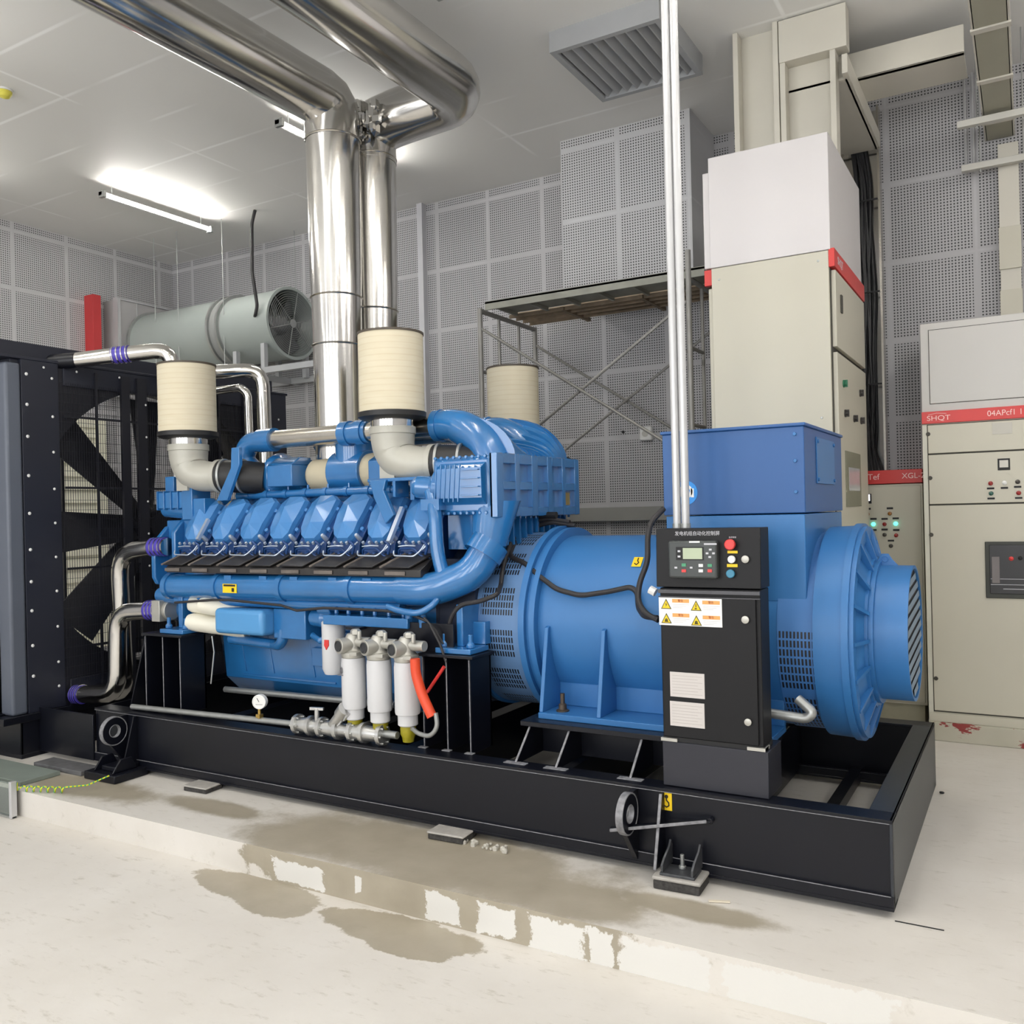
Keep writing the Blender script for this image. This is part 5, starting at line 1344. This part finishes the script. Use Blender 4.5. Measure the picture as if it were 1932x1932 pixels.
MB().box(RX0 + .0, RX0 + .03, RY - .008, RY, .03, 2.12).build('edge_post', mat('post_light', (212, 210, 196), .5), sg, bevel=.002)
m = MB()
for u, v in ((1751, 819), (1755, 902), (1757, 1009), (1766, 1280)):
    c = A(u, v, y=RY - .014); MB().lathe((c.x, RY - .013, c.z), (0, -1, 0), [(0, .014), (.012, .012)], 14).build('door_lock', SEAM, sg)
y = RY - .014
markat(1891, 808, 38, 19, mat('plate_grey', (168, 164, 154), .4, .3), sg, y, 'rating_plate')
markat(1894, 876, 24, 21, BLACKINK, sg, y, 'meter_frame'); markat(1894, 875, 17, 13, mat('meter_face', (210, 206, 198), .5), sg, y - .003, 'meter_face')
for u, v, mm in ((1869, 912, DRED), (1895, 911, WHITE), (1920, 909, DKB), (1870, 931, mat('lamp_green_dim', (60, 100, 90), .3)), (1922, 930, DRED)):
    lampat(u, v, .011, mm, sg, y); markat(u, v + 9.5, 14, 3.2, BLACKINK, sg, y)
# the air circuit breaker
a, b = A(1858, 1022, y=y), A(1863, 1128, y=y)
br = MB().box(a.x, RX1 - .1, y - .012, y + .002, b.z, a.z).build('circuit_breaker', mat('breaker_frame', (56, 58, 52), .5), sg, bevel=.004)
MB().box(a.x + .025, RX1 - .12, y - .02, y - .011, b.z + .03, a.z - .02).build('breaker_face', mat('breaker_face', (44, 44, 46), .4), br, bevel=.003)
c0, c1 = A(1871, 1050, y=y), A(1887, 1100, y=y); MB().box(c0.x, c1.x, y - .024, y - .019, c1.z, c0.z).build('handle_panel', mat('handle_grey', (120, 114, 114), .5), br, bevel=.002)
lampat(1908, 1054, .011, REDBTN, br, y - .02, 'trip_button'); lampat(1925, 1053, .01, BLACKINK, br, y - .02, 'trip_button')
m = MB()
for zf in (.24, .34): m.box(a.x + .03, RX1 - .13, y - .0225, y - .019, b.z + (a.z - b.z) * zf, b.z + (a.z - b.z) * zf + .003)
m.box(a.x + .1, RX1 - .2, y - .0225, y - .019, b.z + .06, b.z + .064)
m.build('groove_line', LINEG, br, smooth=False)
MB().box(RX0 + .012, RX1, RY - .004, 7.3, -.0, .03).build('base_rail', BEIGE, sg)
# peeled red primer on the base channel in front
k = NT('primer_channel'); o = k.xyz()
nn_ = k.ramp(k.noise(5, 5, .7, stretch=(1, 1, 2.2)), .56, .6)
k.col(k.mix(nn_, k.mix(k.noise(3, 3), lin((172, 170, 152)), lin((204, 198, 184))), lin((140, 52, 50)))); k.b.inputs['Roughness'].default_value = .6
MB().box(RX0 + .005, RX1, RY - .03, RY + .02, .001, .125).build('base_channel', k.m, sg, bevel=.003)
c = (RX0 + .03); MB().box(RX0 + .005, RX1, RY - .012, RY, .125, .185).build('kick_plate', BEIGE, sg, bevel=.002)

# right-hand trays
t = thing('cable_tray', 'olive grey tray dropping onto the right switchgear cabinet', 'cable tray', (-.08, 7.3, 2.8), 'trays at the right wall')
MB().box(-.15, -.02, 7.3, 7.33, 2.8, 4.15).build('tray_cover', TRAYM, t, bevel=.003)
MB().box(-.155, -.015, 7.285, 7.3, 2.86, 3.1).build('joint_plate', BEIGE, t, bevel=.002)
MB().box(-.155, -.015, 7.285, 7.3, 3.25, 3.55).build('joint_plate', BEIGE, t, bevel=.002)
t = thing('cable_tray', 'olive grey tray overhead on two brackets, running towards the camera', 'cable tray', (-.14, 6.4, 4.22), 'trays at the right wall')
MB().box(-.22, -.05, 4.3, 7.38, 4.22, 4.235).build('tray_bottom', TRAYG, t, smooth=False)
MB().box(-.23, -.215, 4.3, 7.38, 4.22, 4.32).box(-.055, -.04, 4.3, 7.38, 4.22, 4.32).build('tray_side', TRAYM, t, smooth=False)
for y_ in (4.9, 5.6, 6.3, 7.0): MB().box(-.235, -.035, y_, y_ + .05, 4.21, 4.222).build('joint_strap', TRAYM, t, smooth=False)
for y_, lb in ((6.82, 'pale steel bracket under the overhead tray, nearer one'), (7.22, 'pale steel bracket under the overhead tray, at the wall')):
    z_ = 4.15 if y_ < 7 else 3.98
    b_ = thing('tray_bracket', lb, 'bracket', (-.1, y_, z_), 'brackets of the overhead tray')
    MB().box(-.38, .35, y_, y_ + .05, z_, z_ + .045).build('channel', mat('bracket_pale', (200, 198, 190), .5, .2), b_, bevel=.002)
    m = MB()
    for x_ in (.01, -.26): m.cyl((x_, y_ + .025, z_ - .02), (x_, y_ + .025, ZC), .005, n=6).cyl((x_, y_ + .025, z_ + .045), (x_, y_ + .025, z_ + .055), .014, n=6)
    m.build('threaded_rod', GALV, b_)
for x_, lb in ((-.355, 'thin white conduit on the back wall, left of the pair near the tray'), (-.305, 'thin white conduit on the back wall, right of the pair near the tray')):
    tag(MB().cyl((x_, 7.37, 4.0), (x_, 7.37, ZC), .009, n=10).build('wall_conduit', WHITEPIPE), lb, 'pipe', 'thin conduits high on the back wall')

# ================================================================ bits on the floor at the left
gp = thing('splash_panel', 'clear glass-like panel with white edge strip standing at the plinth corner', 'panel', (-5.5, 3.08, -.15))
gl = NT('clear_acrylic'); gl.b.inputs['Transmission Weight'].default_value = .85; gl.b.inputs['Roughness'].default_value = .08; gl.b.inputs['Base Color'].default_value = (.85, .95, .9, 1); gl.b.inputs['IOR'].default_value = 1.3
MB().box(-6.4, -5.27, 3.06, 3.066, -.148, .06).build('clear_sheet', gl.m, gp, smooth=False)
MB().box(-5.275, -5.25, 3.045, 3.08, -.148, .07).build('white_strip', WHITEPIPE, gp, bevel=.002)
MB().box(-6.4, -5.25, 3.05, 3.075, -.149, -.138).build('bottom_strip', GALV, gp, smooth=False)
tag(MB().box(-6.6, -5.35, 3.16, 3.42, .001, .028).build('steel_plate', mat('plate_green_grey', (136, 146, 138), .5, .1, .1), bevel=.003), 'flat grey-green steel plate lying before the radiator foot', 'plate')
tag(MB().box(-5.7, -5.2, 3.46, 3.6, .001, .03).build('steel_plate', mat('plate_dusty', (104, 104, 106), .7, .1, .3, 20), bevel=.003), 'dusty dark steel plate lying against the skid at its left end', 'plate')
m = MB(); pa, pb_ = [], []
for i in range(64):
    t_ = i / 63; a = t_ * 2 * PI * 6
    x_ = -5.22 + .26 * t_; y_ = 3.1 + .1 * t_ + .0
    pa.append((x_, y_ + .012 * math.sin(a), .022 + .016 * math.cos(a)))
m.tube([(-5.28, 3.1, .05), (-5.26, 3.09, .01)] + pa + [(-4.9, 3.3, .03), (-4.86, 3.42, .06)], .0045, 6)
k = NT('earth_wire'); o = k.xyz(); s_ = k.M('LESS_THAN', k.M('FLOORED_MODULO', k.M('ADD', o[0], o[1]), .03), .012)
k.col(k.mix(s_, lin((222, 222, 40)), lin((60, 170, 110))))
tag(m.build('earth_wire', k.m), 'coiled yellow-green earth wire on the floor by the clear panel', 'wire')
tag(MB().bar((-1.16, 3.5, .006), (-1.08, 3.53, .006), .012, .006).build('scrap_stick', mat('scrap_pale', (226, 216, 196), .7)), 'small pale stick lying beside the bracketed pad', 'debris')
tag(MB().bar((-.48, 3.66, .002), (-.31, 3.66, .002), .004, .003).build('floor_wire', BLACKINK), 'short black wire lying at the skid corner', 'wire')
c = A(1777, 1498, z=0); tag(MB().ball((c.x, c.y, .008), .014, 8, (1, .7, .5)).build('floor_scrap', BLACKINK), 'small black scrap on the floor right of the skid', 'debris')
m = MB()
for i in range(22): 
    x_ = -2.42 + random.uniform(0, .28); m.ball((x_, 3.6 + random.uniform(-.03, .03), .008), random.uniform(.006, .016), 6)
o_ = tag(m.build('rubble', mat('rubble_white', (200, 196, 186), .9)), 'crumbs of white rubble at the middle pad', 'rubble'); o_['kind'] = 'stuff'
